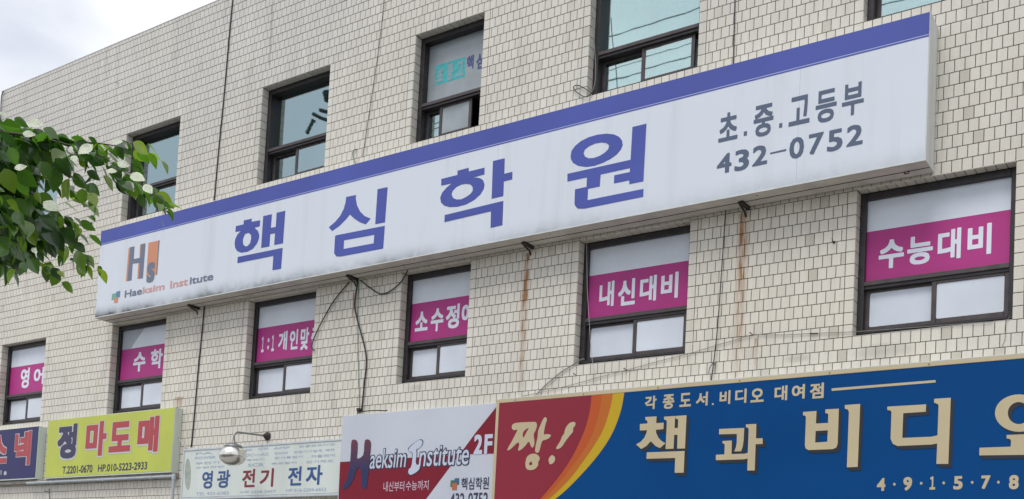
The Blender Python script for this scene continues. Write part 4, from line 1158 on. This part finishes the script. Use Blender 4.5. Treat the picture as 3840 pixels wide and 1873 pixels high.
# ------------------------------------------------------------------ utility pole and wires across the road (seen only as reflections)
M_POLE = mat('concrete_pole', (0.33, 0.32, 0.30, 1), 0.85, var=0.15, vscale=3)
YU = -13.2
pp = mirrored(1330, 450, YU)
up_ = thing('utility_pole', (pp.x, YU, -.11), 'concrete utility pole with crossarms reflected in the third upper window', 'pole')
q = MB(); q.tube([(pp.x, YU, -.11), (pp.x, YU, pp.z + 1.6)], [.19, .12], 14); q.build('pole', M_POLE, up_, smooth=True)
for (pxa, pya, pxb, pyb, w) in ((1180, 432, 1330, 500, .055), (1206, 418, 1330, 450, .05)):
    A, B_ = mirrored(pxa, pya, YU), mirrored(pxb, pyb, YU)
    q = MB(); q.tube([A, B_], w, 6); q.build('crossarm', M_STEEL, up_)
for (pxa, pya, pxb, pyb, w) in ((1182, 452, 1156, 505, .075), (1228, 345, 1236, 385, .13)):
    A, B_ = mirrored(pxa, pya, YU), mirrored(pxb, pyb, YU)
    pts = [A.lerp(B_, t / 8) for t in range(9)]
    q = MB(); q.tube(pts, [w * (1.0 if k % 2 else .72) for k in range(9)], 10); q.build('insulator', M_STEEL, up_)
YW = -13.0
for k, (a0, b0) in enumerate((((2292, 145), (2622, 41)), ((2410, 209), (2594, 148)), ((2410, 232), (2592, 177)), ((2410, 274), (2590, 225)))):
    A, B_ = mirrored(*a0, YW), mirrored(*b0, YW)
    d = (B_ - A) / (B_ - A).length
    t0 = (pp.x - A.x) / d.x
    pts = [A + d * (t0 + (26 - t0) * t / 24) for t in range(25)]
    q = MB(); q.tube(pts, .015 if k != 2 else .009, 6)
    tag(q.build('overhead_wire', M_BLACK, org=pts[0].copy()), ['thick overhead wire reflected in the top pane of the large upper window', 'overhead wire reflected highest in the lower sash of the large upper window', 'thin overhead wire reflected in the middle of the lower sash', 'overhead wire reflected lowest in the lower sash of the large upper window'][k], 'wire')

# ------------------------------------------------------------------ tree whose twigs reach in from the left
def leaf_material():
    m = bpy.data.materials.new('glossy_green_leaf'); m.use_nodes = True
    n, l = m.node_tree.nodes, m.node_tree.links
    b = n['Principled BSDF']; out = n['Material Output']
    att = n.new('ShaderNodeAttribute'); att.attribute_name = 'tint'
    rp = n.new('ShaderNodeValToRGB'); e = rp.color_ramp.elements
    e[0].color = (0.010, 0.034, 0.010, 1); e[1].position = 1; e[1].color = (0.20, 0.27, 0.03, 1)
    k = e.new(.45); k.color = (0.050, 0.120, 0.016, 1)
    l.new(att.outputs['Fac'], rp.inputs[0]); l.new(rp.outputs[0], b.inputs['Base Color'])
    b.inputs['Roughness'].default_value = 0.35; b.inputs['Specular IOR Level'].default_value = 0.3; b.inputs['Coat Weight'].default_value = 0.75; b.inputs['Coat IOR'].default_value = 2.1; b.inputs['Coat Roughness'].default_value = 0.16
    tr = n.new('ShaderNodeBsdfTranslucent')
    mu = n.new('ShaderNodeMixRGB'); mu.blend_type = 'MULTIPLY'; mu.inputs[0].default_value = 1; mu.inputs[2].default_value = (3.2, 3.4, 1.6, 1)
    l.new(rp.outputs[0], mu.inputs[1]); l.new(mu.outputs[0], tr.inputs['Color'])
    mx = n.new('ShaderNodeMixShader'); mx.inputs[0].default_value = 0.48
    l.new(b.outputs[0], mx.inputs[1]); l.new(tr.outputs[0], mx.inputs[2]); l.new(mx.outputs[0], out.inputs[0])
    g = n.new('ShaderNodeTexCoord'); w = n.new('ShaderNodeTexWave'); w.inputs['Scale'].default_value = 45; w.inputs['Distortion'].default_value = 1.0
    bp = n.new('ShaderNodeBump'); bp.inputs['Strength'].default_value = .18; bp.inputs['Distance'].default_value = .002
    l.new(g.outputs['Object'], w.inputs['Vector']); l.new(w.outputs['Fac'], bp.inputs['Height']); l.new(bp.outputs[0], b.inputs['Normal'])
    return m
M_LEAF = leaf_material()
M_BARK = mat('grey_brown_bark', (0.10, 0.08, 0.06, 1), 0.9, var=0.35, vscale=14, bump=0.8, bscale=30)
M_TWIG = mat('green_brown_twig', (0.07, 0.075, 0.035, 1), 0.7)

def leaf_shape(L, W, fold, curl):
    """ovate leaf along +X, stalk at the origin; upper side +Z"""
    prof = [(0.0, .03), (.10, .52), (.26, .92), (.44, 1.0), (.62, .84), (.80, .50), (.92, .20), (1.0, .0)]
    v, f = [], []
    for t, w in prof:
        z = -curl * L * t * t
        v += [(t * L, -w * W / 2, z + fold * w * W / 2), (t * L, 0, z), (t * L, w * W / 2, z + fold * w * W / 2)]
    for i in range(len(prof) - 1):
        a0 = 3 * i
        f += [(a0, a0 + 3, a0 + 4, a0 + 1), (a0 + 1, a0 + 4, a0 + 5, a0 + 2)]
    return v, f
LEAFV = [leaf_shape(1, random.uniform(.60, .78), random.uniform(.1, .45), random.uniform(.05, .35)) for _ in range(10)] + [leaf_shape(1, .66, .04, .03), leaf_shape(1, .72, .05, .06)]

tree_base = along(-560, 900, 6.7); tree_base.z = 0.0
tree = thing('street_tree', tree_base, 'broadleaf street tree whose glossy green leaves reach in from the left', 'tree')
top = along(-420, 150, 6.6)
q = MB()
tp = [tree_base, tree_base + Vector((.05, .03, 1.0)), tree_base + Vector((.0, -.04, 2.2)), tree_base + Vector((.08, .0, 3.4)), tree_base + Vector((.02, .05, 4.6)), tree_base + Vector((.05, .0, 5.6))]
q.tube(smooth_line(tp), [.13 - .0042 * k for k in range(21)], 12)
q.build('trunk', M_BARK, tree, smooth=True)

# twig lines drawn from photo pixels, each at its own distance
D0 = 6.3
TW = [
    [(-330, 380, 6.5), (-60, 480, 6.4), (110, 510, 6.3), (260, 545, 6.2), (400, 600, 6.1), (510, 680, 6.05), (600, 745, 6.0), (636, 772, 6.0)],
    [(110, 510, 6.3), (240, 530, 6.3), (380, 540, 6.2), (470, 555, 6.2), (548, 572, 6.15)],
    [(-330, 480, 6.6), (-80, 620, 6.5), (60, 690, 6.4), (170, 780, 6.3), (260, 830, 6.2), (342, 858, 6.2)],
    [(-300, 620, 6.7), (-60, 720, 6.6), (90, 830, 6.5), (190, 900, 6.4), (280, 940, 6.3), (346, 990, 6.3)],
    [(-280, 700, 6.5), (-60, 820, 6.4), (80, 930, 6.3), (160, 990, 6.3), (232, 1030, 6.2)],
    [(-250, 420, 6.9), (0, 520, 6.9), (140, 620, 6.8), (230, 690, 6.7), (300, 730, 6.7), (350, 760, 6.6)],
    [(-200, 420, 7.0), (-40, 500, 6.9), (60, 505, 6.9), (150, 515, 6.8)],
    [(-250, 560, 6.0), (-90, 680, 5.9), (20, 780, 5.9), (70, 880, 5.9), (60, 960, 5.8)],
]
lines = [[along(*c) for c in t] for t in TW]
limb0 = tree_base + Vector((.06, .0, 4.1))
for i, ln in enumerate(lines):
    pts = smooth_line(ln, 5)
    n_ = len(pts)
    q = MB()
    if i != 1:
        root = tree_base + Vector((.05, .0, 3.5 + .22 * i))
        pts = smooth_line([root, root.lerp(ln[0], .5) + Vector((0, 0, .15)), ln[0]], 4)[:-1] + pts
    n_ = len(pts)
    q.tube(pts, [max(.0020, .019 * (1 - k / (n_ - 1)) ** 2.2) for k in range(n_)], 6)
    q.build('branch', M_TWIG, tree, smooth=True)

leaves = []                                  # (origin, matrix, variant, tint, size)
def add_leaf(p, out_dir, size, tint):
    d = Vector(out_dir) + Vector((random.gauss(0, .45), random.gauss(0, .45), random.gauss(-.55, .35)))
    d.normalize()
    side = d.cross(Vector((random.gauss(0, .45), random.gauss(0, .45), 1))).normalized()
    nrm = side.cross(d).normalized()
    if random.random() < .08:                # leaves lying flat on top of the spray
        nrm = (Vector((.12, -.55, 1)) + Vector((random.gauss(0, .25), random.gauss(0, .25), 0))).normalized()
        d = (d - nrm * d.dot(nrm)).normalized()
    elif nrm.z < 0 and random.random() < .8: nrm = -nrm; side = -side
    leaves.append((p, Matrix((d, nrm.cross(d), nrm)).transposed(), random.randrange(10), tint, size))
LZ = lambda x, y: (x / 1.847, 400 + y / 1.847)
def drawn_leaf(x0, y0, x1, y1, tint, shine=False, dist=None):
    D = dist or random.uniform(5.95, 6.35)
    A = along(*LZ(x0, y0), D); B_ = along(*LZ(x1, y1), D + random.uniform(-.03, .03))
    d = (B_ - A); L = d.length; d.normalize()
    view = (CAM - A).normalized()
    if shine: n_ = (view + sd + Vector((random.gauss(0, .05), random.gauss(0, .05), random.gauss(0, .05)))).normalized()
    else: n_ = (view * random.uniform(.6, 1.1) * random.choice((1, 1, -1)) + Vector((random.gauss(0, .4), random.gauss(0, .4), random.gauss(.25, .35)))).normalized()
    if shine: d = (d - n_ * d.dot(n_)).normalized()
    else: n_ = (n_ - d * n_.dot(d)).normalized()
    leaves.append((A, Matrix((d, n_.cross(d), n_)).transposed(), random.randrange(10, 12) if shine else random.randrange(10), tint, L * (1.0 if shine else 1.12)))
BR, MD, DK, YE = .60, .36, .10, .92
OUT = [(385, 415, 375, 578, MD), (480, 500, 465, 638, BR), (572, 568, 570, 672, BR), (600, 540, 678, 604, MD), (618, 598, 665, 674, YE), (440, 420, 500, 522, DK), (510, 460, 590, 570, MD), (600, 450, 690, 500, DK), (640, 470, 590, 535, DK),
       (715, 478, 785, 575, BR), (800, 520, 845, 608, DK), (870, 470, 970, 635, MD), (1050, 590, 1045, 672, BR), (1080, 598, 1188, 692, YE), (930, 298, 998, 378, BR), (920, 248, 1030, 320, YE), (800, 285, 890, 345, BR),
       (490, 215, 620, 272, MD), (300, 150, 400, 215, BR), (390, 200, 490, 265, MD), (100, 80, 180, 135, MD), (545, 375, 592, 418, YE), (520, 250, 640, 300, DK), (640, 270, 725, 320, BR), (640, 310, 735, 355, DK), (600, 340, 720, 400, DK), (780, 380, 850, 460, MD), (770, 500, 830, 560, DK),
       (410, 760, 430, 832, BR), (470, 770, 552, 885, BR), (560, 790, 642, 858, MD), (420, 840, 530, 952, DK), (450, 915, 540, 975, MD), (455, 960, 450, 1088, .74), (520, 940, 588, 1010, DK), (530, 1000, 578, 1122, BR), (590, 1030, 650, 1098, BR),
       (260, 1005, 300, 1072, DK), (320, 1105, 325, 1208, MD), (360, 1118, 417, 1192, DK), (400, 1138, 442, 1178, YE), (110, 1060, 120, 1162, DK), (30, 960, 60, 1058, DK), (200, 880, 240, 965, BR), (130, 990, 190, 1060, DK), (190, 1050, 262, 1150, MD), (340, 930, 380, 1040, DK), (395, 950, 370, 1030, MD),
       (30, 430, 90, 585, BR), (140, 500, 180, 622, BR), (120, 440, 240, 550, MD), (250, 590, 270, 655, BR), (270, 600, 368, 695, BR), (0, 300, 60, 380, MD), (60, 280, 120, 400, MD), (130, 300, 170, 420, DK), (170, 370, 220, 440, BR), (200, 270, 330, 380, DK), (250, 200, 380, 290, DK), (280, 380, 340, 480, MD), (0, 120, 130, 180, MD), (0, 180, 90, 250, DK), (380, 360, 480, 470, DK), (420, 360, 520, 430, MD),
       (0, 620, 110, 700, DK), (100, 640, 220, 740, DK), (60, 700, 150, 790, BR), (0, 740, 80, 840, MD), (150, 760, 260, 860, DK), (180, 830, 250, 940, BR), (250, 780, 320, 900, DK), (300, 820, 400, 960, DK), (20, 850, 160, 930, DK), (60, 920, 150, 1010, DK), (0, 900, 70, 990, MD), (270, 760, 400, 850, DK), (330, 870, 440, 990, DK)]
SHN = [(900, 468, 995, 562), (1000, 540, 1058, 632), (770, 248, 838, 288), (858, 255, 916, 298), (640, 265, 536, 318), (180, 110, 300, 190), (0, 42, 50, 78), (400, 300, 474, 362), (490, 348, 548, 388), (740, 443, 798, 492), (810, 392, 906, 442), (230, 610, 330, 690), (300, 660, 420, 748), (520, 788, 568, 834), (228, 978, 250, 1034), (310, 1070, 355, 1132), (155, 185, 250, 225), (420, 440, 450, 500), (100, 430, 190, 445), (30, 260, 50, 320), (0, 835, 60, 850), (360, 845, 398, 862)]
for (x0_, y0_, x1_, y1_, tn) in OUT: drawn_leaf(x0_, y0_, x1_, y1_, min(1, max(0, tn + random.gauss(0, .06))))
for q4 in SHN[::2] + SHN[1:12:4]: drawn_leaf(*q4, random.uniform(.3, .6), True, random.uniform(5.85, 6.0))
for ln in lines:                             # leaves hanging from the twigs themselves
    pts = smooth_line(ln, 5)
    for k, p in enumerate(pts):
        t = k / (len(pts) - 1); d = (pts[min(k + 1, len(pts) - 1)] - pts[max(k - 1, 0)]).normalized()
        for c in range(2 if t < .8 else 1):
            add_leaf(p + Vector((random.gauss(0, .03), random.gauss(0, .03), random.gauss(-.02, .03))), d * .8 + d.cross(Vector((0, 0, 1))) * random.choice((-.6, .6)), random.uniform(.09, .14) * (1 - .35 * t), min(1, max(0, random.gauss(.30, .2) + .2 * t)))
for k in range(800):                         # leaves behind them, towards the edge of the picture
    px, py = random.uniform(-280, 225), random.uniform(455, 1000)
    lim = 60 + (py - 455) * 1.6 if py < 500 else (215 if py < 610 else 105 if py < 720 else 150 if py < 830 else 165 if py < 900 else 60)
    if px > lim or random.random() < .25: continue
    add_leaf(along(px, py, random.uniform(6.4, 7.1)), Vector((.5, .1, -.2)), random.uniform(.115, .16), min(1, max(0, random.gauss(.20, .20))))
vis = []
for i, (p, mm, vi, tn, sz) in enumerate(leaves):
    c = proj(p + mm @ Vector((sz * .5, 0, 0)))
    vis.append((0 if (-40 < c[0] < 900 and 380 < c[1] < 1100) else 1, (p - CAM).length, i))
vis.sort()
single = {i for f_, _, i in vis[:300] if f_ == 0}
crown = MB()
# rest of the crown, out of the picture round the trunk
for k in range(2600):
    a = random.uniform(0, 2 * math.pi); r = 2.3 * random.random() ** .45; e_ = random.uniform(-.9, 1)
    p = tree_base + Vector((.05 + r * math.cos(a) * math.sqrt(1 - .8 * e_ * e_), r * math.sin(a) * math.sqrt(1 - .8 * e_ * e_), 5.1 + 1.7 * e_))
    c = proj(p)
    if c[0] > -150 or noise.noise(p * 1.3) < -.12: continue
    leaves.append((p, Matrix(((1, 0, 0), (0, 1, 0), (0, 0, 1))), 0, 0, 0)); leaves.pop()
    L0 = len(leaves); add_leaf(p, Vector((math.cos(a), math.sin(a), -.2)), random.uniform(.08, .12), min(1, max(0, random.gauss(.3, .15))))
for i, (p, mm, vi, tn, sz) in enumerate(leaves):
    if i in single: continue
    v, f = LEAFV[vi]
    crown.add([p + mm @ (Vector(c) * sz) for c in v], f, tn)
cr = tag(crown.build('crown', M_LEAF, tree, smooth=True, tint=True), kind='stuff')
lmesh = {}
for i in sorted(single):
    p, mm, vi, tn, sz = leaves[i]
    tq = min(7, int(tn * 8))
    if (vi, tq) not in lmesh:
        t = MB(); v, f = LEAFV[vi]; t.add(v, f, (tq + .5) / 8)
        o = t.build('leaf', M_LEAF, smooth=True, tint=True); lmesh[(vi, tq)] = o.data; bpy.data.objects.remove(o)
    o = bpy.data.objects.new('leaf', lmesh[(vi, tq)])
    COL.objects.link(o); o.parent = cr
    o.matrix_local = Matrix.Translation(p - tree_base) @ mm.to_4x4() @ Matrix.Scale(sz, 4)
